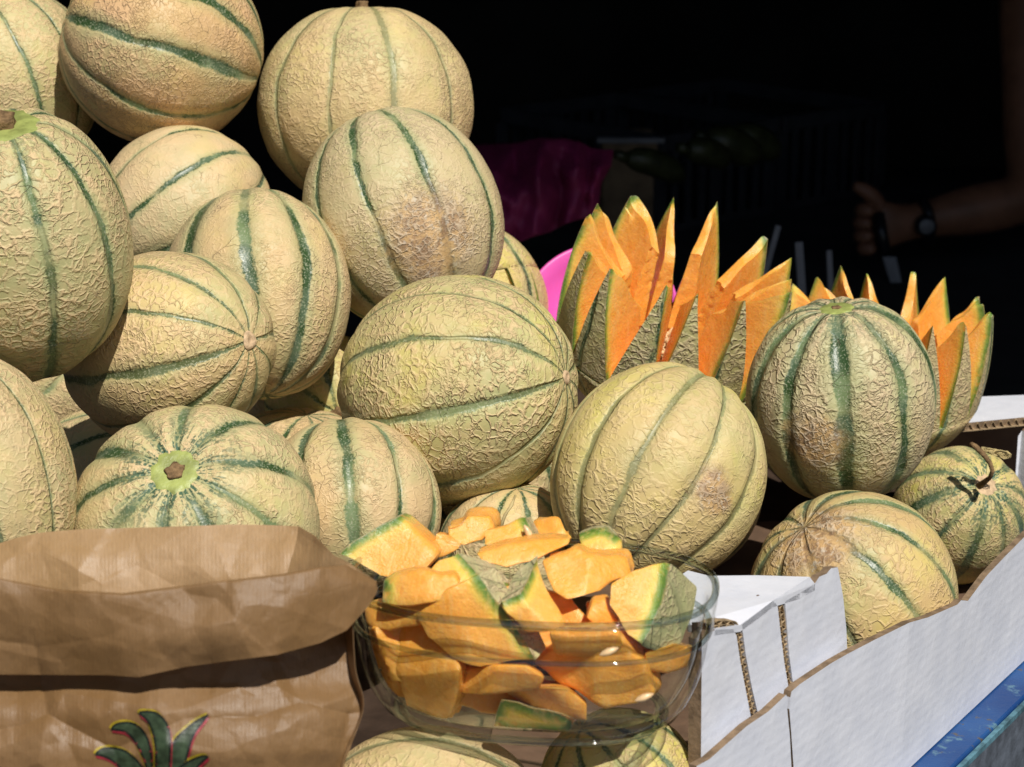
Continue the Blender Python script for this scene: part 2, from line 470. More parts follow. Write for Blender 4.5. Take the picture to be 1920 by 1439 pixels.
MGROUP = 'whole striped melons piled on the stall'
def melon(label, px, py, d, req, rpol, axis, roll, st, seed, scar=0., scarmat=None, stubr=0., stubh=1., blossom=0., res=(200, 110), groove=.020, dimple=.05, lump=.012, R=None):
    c = P(px, py, d)
    Re = req / F * d; Rp = rpol / F * d
    rot = rot_from_axis(axis, R_(roll))
    root = empty('melon', c, rot)
    tag(root, label, 'melon', MGROUP)
    fn = lambda T, PH: melon_pts(T, PH, Re, Rp, st, groove, dimple, lump, seed)
    V, f = ellip_mesh(res[0], res[1], fn)
    body = mk('rind', V, f, rind_mat(st), root)
    zt = float(V[-1][2]); zb = float(V[-2][2])
    if scar:
        rg = random.Random(seed); v = []; ff = []; n = 48
        nr = 7
        for j in range(nr):
            q = (j + 1) / nr
            for i in range(n):
                a = 2 * math.pi * i / n
                k = 1 + (.06 * math.sin(10 * a) + .05 * math.sin(7 * a + seed) + rg.uniform(-.07, .07)) * q ** 3
                rr = scar * q * k
                ph = math.acos(min(.999, rr / Re))
                pz = fn(np.array([a]), np.array([ph]))[0]
                v.append((rr * math.cos(a), rr * math.sin(a), float(pz[2]) + .0012 * (1 - q ** 2) + (.0003 if j < nr - 1 else -.0006)))
        v.append((0, 0, zt + .0012))
        for j in range(nr - 1):
            for i in range(n):
                k = (i + 1) % n
                ff.append((j * n + i, (j + 1) * n + i, (j + 1) * n + k, j * n + k))
        for i in range(n): ff.append((i, (i + 1) % n, len(v) - 1))
        mk('stem_scar', v, ff, scarmat or SCAR, root)
    if stubr:
        v, ff = stub(stubr, stubr * stubh, seed)
        v = [(a, b, q + zt + .0005) for a, b, q in v]
        mk('stem', v, ff, CORK, root)
    if blossom:
        v = []; ff = []; n = 24
        for j, (q, h) in enumerate([(1., -.0004), (.85, .0005), (.5, .0008), (.35, .0001)]):
            for i in range(n):
                a = 2 * math.pi * i / n
                rr = blossom * q * (1 + .08 * math.sin(3 * a + seed))
                v.append((rr * math.cos(a), rr * math.sin(a), zt + h + .0004))
        v.append((0, 0, zt + .0003))
        for j in range(3):
            for i in range(n):
                k = (i + 1) % n
                ff.append((j * n + i, j * n + k, (j + 1) * n + k, (j + 1) * n + i))
        for i in range(n): ff.append((3 * n + i, 3 * n + (i + 1) % n, len(v) - 1))
        mk('blossom_scar', v, ff, BLOSSOM, root)
    return root, fn, zt

#@@MELONS
MEL = dict(
 m1=dict(label='pale melon cut off by the top left corner of the picture', px=12, py=150, d=1.52, req=170, rpol=178, axis=(-.35, .9, .15), roll=10, st=style(1, Stripe=.0034, Cell=(.50, .49, .24), Tan=.15)),
 m2=dict(label='ochre melon lying on its side at the top, left of the black gap', px=302, py=88, d=1.46, req=184, rpol=192, axis=(-.90, .27, .26), roll=8, st=style(2, Stripe=.0052, Cell=(.60, .43, .22), Ridge=(.66, .46, .25), Tan=.8, NetScale=230., Height=.0010), dimple=.08),
 m3=dict(label='upright melon at the top of the heap with a tiny stub on top', px=685, py=200, d=1.5, req=204, rpol=190, axis=(-.02, .98, .12), roll=0, st=style(3, Stripe=.0032, Dark=.55, Cell=(.60, .53, .26), Ridge=(.60, .48, .27), Tan=.35, Yellow=.2), stubr=.004, stubh=1.2, dimple=.05),
 m4=dict(label='large melon at the left edge with a brown stem stub in a wet green scar', px=32, py=462, d=1.125, req=217, rpol=268, axis=(.02, .83, .53), roll=14, st=style(4, Stripe=.0036, Dark=1.3, Cell=(.44, .45, .22), Tan=.15, Net=1., NetScale=165., Height=.0011, Speckle=.5), scar=.019, stubr=.0058, stubh=1.3, dimple=.09),
 m5=dict(label='smooth pale melon wedged behind the stem stub melon, curved stripes on its crown', px=345, py=405, d=1.43, req=168, rpol=166, axis=(-.72, -.5, .3), roll=5, st=style(5, Stripe=.0030, Net=.55, Cell=(.56, .49, .28), Tan=.25, Height=.0007)),
 m6=dict(label='melon in the middle left of the heap with a blue green stripe down its front', px=482, py=552, d=1.33, req=176, rpol=202, axis=(-.10, .93, -.25), roll=12, st=style(6, Stripe=.0056, Cell=(.56, .47, .25), Tan=.35, NetScale=230.)),
 m7=dict(label='melon on its side with thin stripes fanning from a pinkish blossom end', px=312, py=656, d=1.21, req=184, rpol=214, axis=(.80, .07, .56), roll=20, st=style(7, Stripe=.0030, Dark=.85, Cell=(.55, .48, .23), Tan=.4, NetScale=190.), blossom=.0052, dimple=.03),
 m8=dict(label='upright grey green melon with a brown bruise on its lower front', px=757, py=410, d=1.385, req=188, rpol=210, axis=(-.33, .92, -.08), roll=6, st=style(8, Stripe=.0034, Dark=1.2, Cell=(.50, .47, .26), Ridge=(.60, .51, .32), Tan=.15, Yellow=.1, NetScale=200.)),
 m9=dict(label='biggest central melon lying on its side, stripes meeting at its right end', px=857, py=732, d=1.25, req=217, rpol=227, axis=(.90, .11, .40), roll=0, st=style(9, Stripe=.0034, Dark=.8, Cell=(.48, .49, .21), Yellow=.75, Tan=.2, NetScale=150., Height=.0013), blossom=.0042, dimple=.035),
 m10=dict(label='pale melon cut off by the left edge just above the paper bag', px=-78, py=922, d=1.06, req=221, rpol=268, axis=(-.15, .97, .1), roll=14, st=style(10, Stripe=.0016, Dark=.8, Cell=(.50, .46, .24), Tan=.35)),
 m11=dict(label='squat melon behind the paper bag with a round scar ringed by green flecks', px=368, py=988, d=1.1, req=237, rpol=215, axis=(-.07, .55, .83), roll=12, st=style(11, Stripe=.0056, Dark=1., Cell=(.50, .50, .25), Tan=.35, Speckle=1., NetScale=210.), scar=.0125, stubr=.0047, stubh=.45, dimple=.10, groove=.03),
 m12=dict(label='tan melon between the scar melon and the glass bowl with three slanting stripes', px=655, py=957, d=1.18, req=172, rpol=172, axis=(.12, -.88, .35), roll=16, st=style(12, Stripe=.0052, Cell=(.57, .46, .24), Net=.8, Tan=.5, NetScale=230., Height=.0009), groove=.035),
 m13=dict(label='yellowish melon with shallow grooves directly behind the right half of the glass bowl', px=1235, py=890, d=1.19, req=197, rpol=212, axis=(.48, .82, -.22), roll=10, st=style(13, Stripe=.0030, Dark=.55, Cell=(.60, .53, .22), Ridge=(.62, .52, .28), Tan=.35, Yellow=.6, NetScale=150., Net=.75, Height=.0008), groove=.035),
 m14=dict(label='upright melon with bold dark green stripes between the two carved melons', px=1576, py=752, d=1.285, req=177, rpol=200, axis=(-.10, .92, .38), roll=18, st=style(14, Stripe=.0072, Dark=1.15, Cell=(.55, .52, .30), Ridge=(.52, .43, .27), Tan=.25, NetScale=160., Height=.0014, Speckle=.7), scar=.0105, stubr=.0028, stubh=.5, dimple=.08, groove=.03),
 m15=dict(label='brown stained melon sitting in the white box next to its front wall', px=1600, py=1112, d=1.225, req=196, rpol=190, axis=(-.58, .72, .36), roll=8, st=style(15, Stripe=.0052, Cell=(.56, .46, .20), Ridge=(.55, .42, .22), Tan=.5, Yellow=.4, NetScale=160.), groove=.02, dimple=.07),
 m16=dict(label='small greenish melon with a long bent brown stem at the right in the box', px=1797, py=968, d=1.40, req=126, rpol=142, axis=(.20, .48, .85), roll=10, st=style(16, Stripe=.0048, Cell=(.50, .50, .19), Yellow=.8, Tan=.2, NetScale=200., Speckle=1.), dimple=.10, scar=.0075, scarmat=BLOSSOM),
 m18=dict(label='yellow green melon deep in the gap left of the biggest central melon', px=612, py=740, d=1.42, req=118, rpol=118, axis=(.25, -.3, .9), roll=0, st=style(18, Stripe=.005, Cell=(.5, .5, .16), Yellow=.9), stubr=.004, stubh=2.),
 m19=dict(label='shaded melon in the dark hollow under the biggest central melon', px=955, py=1045, d=1.235, req=140, rpol=140, axis=(.1, .9, .2), roll=0, st=style(19, Stripe=.0045)),
 m20=dict(label='wide tan melon under the left part of the glass bowl', px=800, py=1560, d=0.985, req=200, rpol=222, axis=(.95, .1, .2), roll=18, st=style(20, Stripe=.0022, Cell=(.56, .47, .24), Tan=.4, Dark=.6, NetScale=190.)),
 m21=dict(label='yellow green melon with two stripes under the right end of the glass bowl', px=1160, py=1478, d=1.02, req=150, rpol=150, axis=(-.5, .8, .2), roll=0, st=style(21, Stripe=.0034, Cell=(.5, .5, .18), Yellow=.8)),
 h1=dict(label='shaded melon at the bottom of the heap behind the tan three striped melon', px=560, py=955, d=1.36, req=190, rpol=190, axis=(.1, .9, .2), roll=0, st=style(31)),
 h2=dict(label='buried melon at the bottom of the heap behind the stem scar melon', px=200, py=955, d=1.36, req=190, rpol=190, axis=(.6, .6, .2), roll=0, st=style(32)),
 h3=dict(label='buried melon at the bottom of the heap behind the biggest central melon', px=900, py=862, d=1.46, req=180, rpol=180, axis=(.6, -.6, .2), roll=0, st=style(33)),
 h4=dict(label='buried melon under the larger carved melon', px=1260, py=916, d=1.42, req=170, rpol=170, axis=(.6, .6, -.2), roll=0, st=style(34)),
 h5=dict(label='buried melon under the blue green striped melon in the middle left', px=500, py=820, d=1.52, req=180, rpol=180, axis=(.6, .6, -.2), roll=0, st=style(35)),
 h6=dict(label='buried melon behind the large stem stub melon at the left', px=120, py=700, d=1.50, req=180, rpol=180, axis=(.6, .6, -.2), roll=0, st=style(36)),
)
#@@END
# ------------------------------------------------------------------ the setting
GROUND = simple('asphalt', (.07, .068, .065), .9, .3, 6., .004, 60.)
mk('ground', [(-60, -60, 0), (60, -60, 0), (60, 60, 0), (-60, 60, 0)], [(0, 1, 2, 3)], GROUND, smooth=False)['kind'] = 'structure'
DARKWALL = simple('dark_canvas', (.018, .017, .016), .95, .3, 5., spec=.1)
w = MB(); w.box((0, 5.2, 1.5), (9, .08, 3.0)); o = w.build('wall', DARKWALL); o['kind'] = 'structure'  # near-black back wall put in to keep the background dark
aw = empty('awning', (0, 1.0, 0)); tag(aw, 'unseen dark canvas awning and added side screens shading the back of the stall', 'awning')
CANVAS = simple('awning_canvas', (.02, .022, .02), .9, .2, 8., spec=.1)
b_ = MB(); b_.box((0, 2.15, 2.34), (9, 4.4, .02)); b_.build('canopy', CANVAS, aw)  # out of view; front edge set so the sun misses the back
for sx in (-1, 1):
    b_ = MB(); b_.box((sx * 1.75, 2.15, 1.17), (.02, 4.2, 2.3)); b_.build('side_light_block', CANVAS, aw)  # unseen screens added to cut sky light from the sides

# table: the front edge runs away to the right
E1 = on_z(1690, 1446, TZ); E2 = on_z(1960, 1194, TZ)
ED = (E2 - E1).normalized(); EN = Vector((-ED.y, ED.x, 0))           # EN points from the edge in under the goods
WOODBLUE, t_, b0 = new_mat('blue_paint')
co_ = t_.n('ShaderNodeTexCoord').outputs['Object']
st_ = t_.vm('MULTIPLY', co_, (3., 1., 1.))
n1 = t_.noise(co_, 55., 5., .65); n2 = t_.noise(co_, 14., 3.)
cb = t_.mix(t_.mr(n2, .35, .65), (.008, .045, .17), (.02, .085, .25))
cb = t_.mix(t_.mr(n1, .58, .68), cb, (.10, .20, .27))
cb = t_.mix(t_.mr(t_.noise(co_, 120., 3.), .64, .72), cb, (.09, .08, .07))
t_.put(b0.inputs['Base Color'], cb); t_.put(b0.inputs['Roughness'], .45)
t_.put(b0.inputs['Normal'], t_.bump(n1, .001))
GREYEDGE = simple('worn_edge', (.085, .10, .125), .7, .4, 60., .001, 150.)
WORN = simple('worn_turquoise', (.07, .16, .20), .7, .5, 90., .001, 200.)
T1 = on_z(1925, 1310, TZ - .004)
tw = (T1 - E1).dot(EN)                                               # how far the table reaches out past the box
tab = empty('table', (E1.x, E1.y, 0)); tag(tab, 'blue painted wooden stall table with a worn grey front edge', 'table')
inv = tab.matrix_basis.inverted()
def slab(mb, a0, a1, b0_, b1_, z0, z1):
    """box along the edge direction: a along ED, b along EN, relative to E1"""
    base = Vector((0, 0, 0))
    pts = [base + ED * a0 + EN * b0_, base + ED * a1 + EN * b0_, base + ED * a1 + EN * b1_, base + ED * a0 + EN * b1_]
    mb.prism([Vector((p.x, p.y, z0)) for p in pts], (0, 0, z1 - z0))
nb = tw
for k in range(7):
    m_ = MB(); slab(m_, -1.15, .56, nb + .002, nb + .118, TZ - .024, TZ - .004 - .0008 * (k % 2))
    bevel(m_.build('plank', WOODBLUE, tab), .0015); nb += .12
m_ = MB(); slab(m_, -1.15, .56, tw - .0016, tw + .0012, TZ - .0085, TZ - .0052); m_.build('edge_trim', WORN, tab)
m_ = MB(); slab(m_, -1.15, .56, tw - .0012, tw + .0010, TZ - .050, TZ - .0090); m_.build('edge_board', GREYEDGE, tab)
m_ = MB(); slab(m_, -1.15, .56, tw + .0015, tw + .016, TZ - .050, TZ - .0245); m_.build('apron', GREYEDGE, tab)
for a in (-1.05, .45):
    for bb in (.03, .95):
        m_ = MB(); slab(m_, a, a + .05, tw + bb, tw + bb + .05, 0, TZ - .061); m_.build('leg', GREYEDGE, tab)

SHADE_SHEET = simple('gap_shade', (.05, .032, .022), .95, .3, 30., .001, 100., .1)  # dark sheet added in place of the shade in gaps between melons
lm = MB(); zl = TZ - .0018
lm.prism([Vector((E1.x, E1.y, zl)) + EN * .03 - ED * 1.1, Vector((E1.x, E1.y, zl)) + EN * .03 + ED * .555, Vector((E1.x, E1.y, zl)) + EN * .80 + ED * .555, Vector((E1.x, E1.y, zl)) + EN * .80 - ED * 1.1], (0, 0, .0012))
tag(lm.build('shade_sheet', SHADE_SHEET), 'added dark brown sheet on the table, its colour standing in for shade under the melons', 'shade sheet')
# ------------------------------------------------------------------ melons
for k, a in MEL.items():
    if k[0] == 'h': a['res'] = (80, 50)
STN = dict(m8=((70, 52, 150), .040), m15=((-95, 80, 120), .034), m13=((60, -30, 160), .020), m14=((-70, -60, 150), .022))
ROOTS = {}
def stain_for(k, a):
    """bruise position in the melon's own frame from an offset in view terms"""
    off, r = STN[k]
    n = Vector((off[0], off[1] * -1, off[2])); rad = (a['req'] + a['rpol']) / 2
    v = Vector((off[0] / rad, -off[1] / rad, 0)); v.z = math.sqrt(max(.01, 1 - v.x ** 2 - v.y ** 2))
    R = rad / F * a['d']
    wv = (RIGHT * v.x + UP * v.y - FWD * v.z) * R
    return tuple(rot_from_axis(a['axis'], R_(a['roll'])).transposed() @ wv), r
STN['m8'] = ((58, 48, 0), .042); STN['m15'] = ((-95, -110, 0), .036); STN['m13'] = ((95, 20, 0), .017); STN['m14'] = ((-75, 80, 0), .026)
for i, (k, a) in enumerate(MEL.items()):
    a = dict(a); st = a['st']
    if k in STN:
        pos, r = stain_for(k, a); st['StainPos'] = pos; st['StainR'] = r
    ROOTS[k] = melon(seed=i + 3, **a)
# bent stem with a dry tendril on the small melon in the box
root, fn_, zt = ROOTS['m16']
mi = root.matrix_world.inverted()
def loc(px, py, d): return mi @ P(px, py, d)
dd_ = 1.345
m_ = MB(); m_.tube([loc(1836, 912, 1.352), loc(1846, 904, 1.345), loc(1856, 896, 1.335), loc(1861, 884, 1.330), loc(1856, 868, 1.33), loc(1843, 851, 1.33), loc(1829, 838, 1.333), loc(1820, 833, 1.335)],
                   [.0022, .0018, .0014, .0014, .0015, .0017, .0018, .0017], 10)
m_.build('stem', CORK, root, True)
rg = random.Random(5); m_ = MB()
for s_ in range(3):
    pts = []
    for q in range(46):
        t = q / 45
        a_ = q * .95 + s_ * 2
        rr = .0011 + .0010 * math.sin(q * .35 + s_)
        pts.append(loc(1842 + 44 * t + 8 * math.cos(a_) * (.4 + t), 842 + 12 * t + 7 * math.sin(a_) * (.5 + .6 * t), 1.335 + rr * math.cos(a_ * 1.3)))
    m_.tube(pts, .00032, 5)
m_.build('tendril', STRAW, root, True)
# straw-like stem standing in the hollow behind the bowl
root, fn_, zt = ROOTS['m19']; mi = root.matrix_world.inverted()
m_ = MB()
for s_ in range(2):
    m_.tube([loc(937 + 2 * s_, 990, 1.15), loc(948 - s_, 965, 1.152), loc(958 + 2 * s_, 948, 1.155), loc(967 - s_, 929, 1.158)], [.0009, .0008, .0007, .0005], 6)
m_.build('stem', STRAW, root, True)

# ------------------------------------------------------------------ carved melons
def hexgrid(fn, nu, nv, nw):
    """surface of a curved box; fn(u,v,w) -> point, rd; returns verts, faces, face side ids"""
    ids = {}; V = []; A = []; Fc = []; side = []
    def vid(i, j, k):
        key = (i, j, k)
        if key not in ids:
            p, a = fn(i / nu, j / nv, k / nw); ids[key] = len(V); V.append(p); A.append(a)
        return ids[key]
    for i in range(nu):
        for j in range(nv):
            for k, sid in ((0, 0), (nw, 1)):
                q = [vid(i, j, k), vid(i + 1, j, k), vid(i + 1, j + 1, k), vid(i, j + 1, k)]
                Fc.append(q if k == 0 else q[::-1]); side.append(sid)
    for i in range(nu):
        for k in range(nw):
            for j, sid in ((0, 2), (nv, 3)):
                q = [vid(i, j, k), vid(i, j, k + 1), vid(i + 1, j, k + 1), vid(i + 1, j, k)]
                Fc.append(q if j == 0 else q[::-1]); side.append(sid)
    for j in range(nv):
        for k in range(nw):
            for i, sid in ((0, 4), (nu, 5)):
                q = [vid(i, j, k), vid(i, j + 1, k), vid(i, j + 1, k + 1), vid(i, j, k + 1)]
                Fc.append(q if i == 0 else q[::-1]); side.append(sid)
    return V, Fc, side, A

def carved(label, px, py, d, rpx, axis, roll, st, seed, N=16, tip=.66, z0=-.34, lean=.12, thick=.56, cat='carved melon', half=False):
    R = rpx / F * d
    root = empty('carved_melon', P(px, py, d), rot_from_axis(axis, R_(roll)))
    tag(root, label, cat, 'melons carved into zigzag crowns')
    rm = rind_mat(st); rg = random.Random(seed)
    nf = noise_field(seed, 2, 90.)
    TH = thick * R
    Z0 = z0 * R
    def rout(z):
        t = z / R
        if t < z0: return R * math.sqrt(max(0, 1 - t * t))
        u = (t - z0)
        return R * (math.sqrt(1 - z0 * z0) + lean * u * .9 - .16 * u * u * (1 if not half else 3))
    for j in range(N):
        th = 2 * math.pi * (j + .5) / N + rg.uniform(-.035, .035)
        zt_ = (tip + rg.uniform(-.07, .06)) * R
        dl = rg.uniform(-.02, .14); tw = rg.uniform(-.22, .22)
        drop = rg.uniform(.35, .62); sk = rg.uniform(-.22, .22)
        ah = math.pi / N; blunt = rg.choice([.012, .012, .012, .03, .14]) if not half else .012
        zb = Z0 + rg.uniform(-.02, .02) * R
        def fn(u, v, w):
            k = 2 * u - 1; s_ = w
            ztop = zt_ - s_ ** 1.2 * drop * (zt_ - Z0) * .8
            z = zb + (ztop - zb) * v
            f = (z - zb) / (zt_ - zb)
            a = ah * (blunt * f + (1 - blunt * f) * max(0., 1 - f ** (3. if half else 1.08))) * .97
            cav = TH * (1 - .25 * max(0, f)) * (1 - .12 * (1 - v))
            r = rout(z) + dl * (z - zb) - s_ * cav
            if s_ > .99: r += .0010 * math.sin(z * 900 + j) * (.4 + .6 * math.sin(k * 9 + z * 260 + j)) * (1 if v > .15 else 0)
            ang = th + k * a + sk * ah * 2 * f * .8 + tw * s_ * f
            p = Vector((r * math.cos(ang), r * math.sin(ang), z))
            if v > .93 and s_ > 0: p.z += .0022 * float(nf(np.array([[s_ * .09 + j, j * 1.7, k * .01]]))[0])
            if 0 < s_:
                g = float(nf(np.array([[p.x, p.y, p.z]]))[0])
                p += Vector((math.cos(ang), math.sin(ang), .6)) * g * .0011
            return p, s_ * cav
        V, Fc, side, A = hexgrid(fn, 4, 16, 14)
        o = mk('petal', V, Fc, None, root, True, mats=[FLESH, rm], fm=[1 if sd == 0 else 0 for sd in side], attrs={'rd': A})
        try: o.data.set_sharp_from_angle(angle=R_(40))
        except Exception: pass
    # lower bowl with rind, thick flesh and a hollow
    V = []; A = []; fs = []; fm = []; n = 96
    prof = []
    for q in range(15):
        ph = -math.pi / 2 + (math.asin(z0) + math.pi / 2) * q / 14
        prof.append((R * math.cos(ph), R * math.sin(ph) if q < 14 else Z0, 0., 0))
    ri = rout(Z0) - TH * .85
    for q in (.06, .3, .6, 1.):
        prof.append((rout(Z0) + (ri - rout(Z0)) * q, Z0 + .0015 * math.sin(q * 3), q * TH, 1))
    for q in range(1, 7):
        a = q / 6 * math.pi / 2
        prof.append((max(.0005, ri * math.cos(a)), Z0 - .45 * R * math.sin(a) * .8, TH, 1))
    for (r, z, rd, m) in prof:
        for i in range(n):
            a = 2 * math.pi * i / n
            g = 1 if m == 0 else 1 + .02 * math.sin(9 * a + z * 400)
            sdist = abs(math.cos(math.asin(max(-1, min(1, z / R)))))
            gr = float(np.exp(-(suture(np.array([a if a <= math.pi else a - 2 * math.pi]), st)[0] * sdist / .085) ** 2)) if m == 0 else 0
            if z > Z0 - .2 * R: gr *= max(0, (Z0 - z) / (.2 * R))
            V.append((r * g * (1 - .02 * gr) * math.cos(a), r * g * (1 - .02 * gr) * math.sin(a), z)); A.append(rd)
    for j in range(len(prof) - 1):
        for i in range(n):
            k = (i + 1) % n
            fs.append((j * n + i, j * n + k, (j + 1) * n + k, (j + 1) * n + i)); fm.append(0 if prof[j + 1][3] else 1)
    mk('lower_shell', V, fs, None, root, True, mats=[FLESH, rm], fm=fm, attrs={'rd': A})
    # seeds and pulp
    m_ = MB()
    for q in range(150):
        a = rg.uniform(0, 6.28); r = ri * .95 * math.sqrt(rg.random())
        c = Vector((r * math.cos(a), r * math.sin(a), Z0 - .06 * R + .16 * R * rg.random() * (1 - (r / ri) ** 2) + .0))
        dr = Vector((rg.uniform(-1, 1), rg.uniform(-1, 1), rg.uniform(-.5, .8))).normalized()
        L = .0048
        m_.tube([c - dr * L, c - dr * L * .5, c, c + dr * L * .6, c + dr * L], [.0003, .0013, .0017, .0012, .0003], 6, False)
    for q in range(50):
        a = rg.uniform(0, 6.28); r = ri * rg.uniform(.2, 1.)
        c = Vector((r * math.cos(a), r * math.sin(a), Z0 + rg.uniform(-.1, .1) * R)); pts = [c]
        dr = Vector((-math.cos(a), -math.sin(a), rg.uniform(-.2, .6)))
        for e in range(5):
            c = c + dr * .004 + Vector((rg.uniform(-1, 1), rg.uniform(-1, 1), rg.uniform(-1, 1))) * .0016; pts.append(c)
        m_.tube(pts, [.0009, .0012, .0008, .0009, .0006, .0003], 6)
    o = m_.build('seed_pulp', SEED, root, True); o['kind'] = 'stuff'
    return root
carved('larger carved melon opened into orange petals in the middle of the stall', 1256, 596, 1.385, 217, (.20, .85, .52), 4,
       style(41, Stripe=.0028, Cell=(.44, .46, .20), Ridge=(.52, .45, .29), NetScale=150., Height=.0014, Tan=.1), 7, N=14, tip=.70)
carved('smaller carved melon with orange petals at the right behind the upright striped melon', 1662, 684, 1.45, 187, (.02, .92, .36), 9,
       style(42, Stripe=.0030, Cell=(.50, .47, .24), Ridge=(.55, .43, .26), NetScale=170., Height=.0013, Tan=.5), 15, N=15, tip=.70)
carved('yellow carved melon peeping out behind the bruised melon, points turned down', 872, 566, 1.52, 151, (.25, -.93, .10), 4,
       style(43, Stripe=.003, Cell=(.58, .54, .16), Yellow=.9, Tan=.1, NetScale=170.), 23, N=14, tip=.7, z0=-.15, half=True)

# pink plastic bowl behind the larger carved melon
PINK, t_, b0 = new_mat('pink_plastic')
t_.put(b0.inputs['Base Color'], (.75, .10, .42)); t_.put(b0.inputs['Roughness'], .35)
b0.inputs['Subsurface Weight'].default_value = .15; b0.inputs['Subsurface Scale'].default_value = .01
pr = empty('plastic_bowl', P(1128, 575, 1.50), rot_from_axis((-.05, .45, .75), 0)); tag(pr, 'bright pink plastic bowl leaning behind the larger carved melon', 'bowl')
V = []; fs = []; n = 64; Rb = 142 / F * 1.50
prof = [(.02, -.45), (.5, -.44), (.72, -.36), (.88, -.12), (.97, -.01), (1.0, .0), (1.0, .025), (.965, .02), (.85, -.13), (.69, -.33), (.5, -.40), (.02, -.41)]
for r, z in prof:
    for i in range(n):
        a = 2 * math.pi * i / n; V.append((Rb * r * math.cos(a), Rb * r * math.sin(a), Rb * z))
for j in range(len(prof) - 1):
    for i in range(n): fs.append((j * n + i, j * n + (i + 1) % n, (j + 1) * n + (i + 1) % n, (j + 1) * n + i))
mk('basin', V, fs, PINK, pr)

# ------------------------------------------------------------------ glass bowl
def glass_mats():
    m, t, b = new_mat('clear_glass'); nt = m.node_tree; nt.nodes.remove(b)
    tr = t.n('ShaderNodeBsdfTransparent'); t.put(tr.inputs[0], (.985, .993, .988))
    gl = t.n('ShaderNodeBsdfGlossy'); gl.inputs['Roughness'].default_value = .02
    fr = t.n('ShaderNodeFresnel'); t.put(fr.inputs['IOR'], t.mixf(t.n('ShaderNodeNewGeometry').outputs['Backfacing'], 1.36, 1 / 1.36))
    co = t.n('ShaderNodeTexCoord').outputs['Object']
    nz = t.noise(co, 30., 2.)
    bp = t.bump(nz, .002, .5); t.L(bp, gl.inputs['Normal']); t.L(bp, fr.inputs['Normal'])
    mx = t.n('ShaderNodeMixShader'); t.L(fr.outputs[0], mx.inputs[0]); t.L(tr.outputs[0], mx.inputs[1]); t.L(gl.outputs[0], mx.inputs[2])
    t.L(mx.outputs[0], nt.nodes['Material Output'].inputs[0])
    m2, t2, b2 = new_mat('thick_glass')
    t2.put(b2.inputs['Base Color'], (.90, .97, .94)); t2.put(b2.inputs['Roughness'], .01)
    b2.inputs['Transmission Weight'].default_value = 1.; b2.inputs['IOR'].default_value = 1.47
    m3 = m.copy(); m3.name = 'rim_glass'
    for nd in m3.node_tree.nodes:
        if nd.type == 'BSDF_TRANSPARENT': nd.inputs[0].default_value = (.78, .83, .81, 1)
        if nd.type == 'MIX' and nd.data_type == 'FLOAT': nd.inputs[2].default_value = 1.95; nd.inputs[3].default_value = 1 / 1.95
        if nd.type == 'BUMP': nd.inputs['Distance'].default_value = .0005
    return m, m3
GLASS, THICK = glass_mats()
BOWL_C = P(996, 1086, .965)
BOWL_A = 352 / F * .965; BOWL_B = BOWL_A * .60; BOWL_H = .0630
gb = empty('glass_bowl', (BOWL_C.x, BOWL_C.y, BOWL_C.z - BOWL_H)); gb.rotation_euler = (R_(1.5), R_(.3), R_(-7))
tag(gb, 'clear oval glass dish filled with cut orange melon pieces', 'dish')
def oval(a, sx=1., sz=0.):
    c, s = math.cos(a), math.sin(a); e = 2 / 2.5
    return (math.copysign(abs(c) ** e, c), math.copysign(abs(s) ** e, s))
def ringmesh(prof, n=128):
    V = []; fs = []
    for (k, off, z) in prof:
        for i in range(n):
            x, y = oval(2 * math.pi * i / n)
            L = math.hypot(x, y) + 1e-9
            V.append((x * BOWL_A * k + off * x / L, y * BOWL_B * (k if k > .8 else k * .98) + off * y / L, z))
    for j in range(len(prof) - 1):
        for i in range(n):
            k = (i + 1) % n; fs.append((j * n + i, j * n + k, (j + 1) * n + k, (j + 1) * n + i))
    return V, fs
H = BOWL_H
outer = [(.03, 0, .0012), (.60, 0, .0010), (.69, 0, 0), (.735, 0, .0008), (.805, 0, .0048), (.87, 0, .0130), (.912, 0, .0230), (.938, 0, .0330), (.950, 0, .0405), (.955, 0, .0430), (.972, 0, .0450), (.977, 0, .048), (.985, 0, .056), (.993, 0, H - .0014)]
inner = [(.990, -.0034, H - .0014), (.975, -.0036, .056), (.965, -.0038, .0475), (.950, -.0036, .0445), (.940, -.0036, .040), (.928, -.0036, .033), (.900, -.0036, .024), (.855, -.0036, .0150), (.79, -.0034, .0080), (.69, -.002, .0046), (.03, 0, .0042)]
V, fs = ringmesh(outer + inner); mk('wall', V, fs, GLASS, gb)
rimp = [(.994, .0017 * math.cos(a) - .0015, H - .0002 + .0020 * math.sin(a)) for a in [i * math.pi / 5 for i in range(11)]]
V, fs = ringmesh(rimp); mk('rim', V, fs, THICK, gb)
ledge = [(.965, .0016 * math.cos(a) - .0014, .0448 + .0012 * math.sin(a)) for a in [i * math.pi / 5 for i in range(11)]]
V, fs = ringmesh(ledge); mk('shoulder_ridge', V, fs, THICK, gb)
foot = [(.71, .003 * math.cos(a), .0012 + .0015 * math.sin(a)) for a in [i * math.pi / 5 for i in range(11)]]
V, fs = ringmesh(foot); mk('foot', V, fs, THICK, gb)

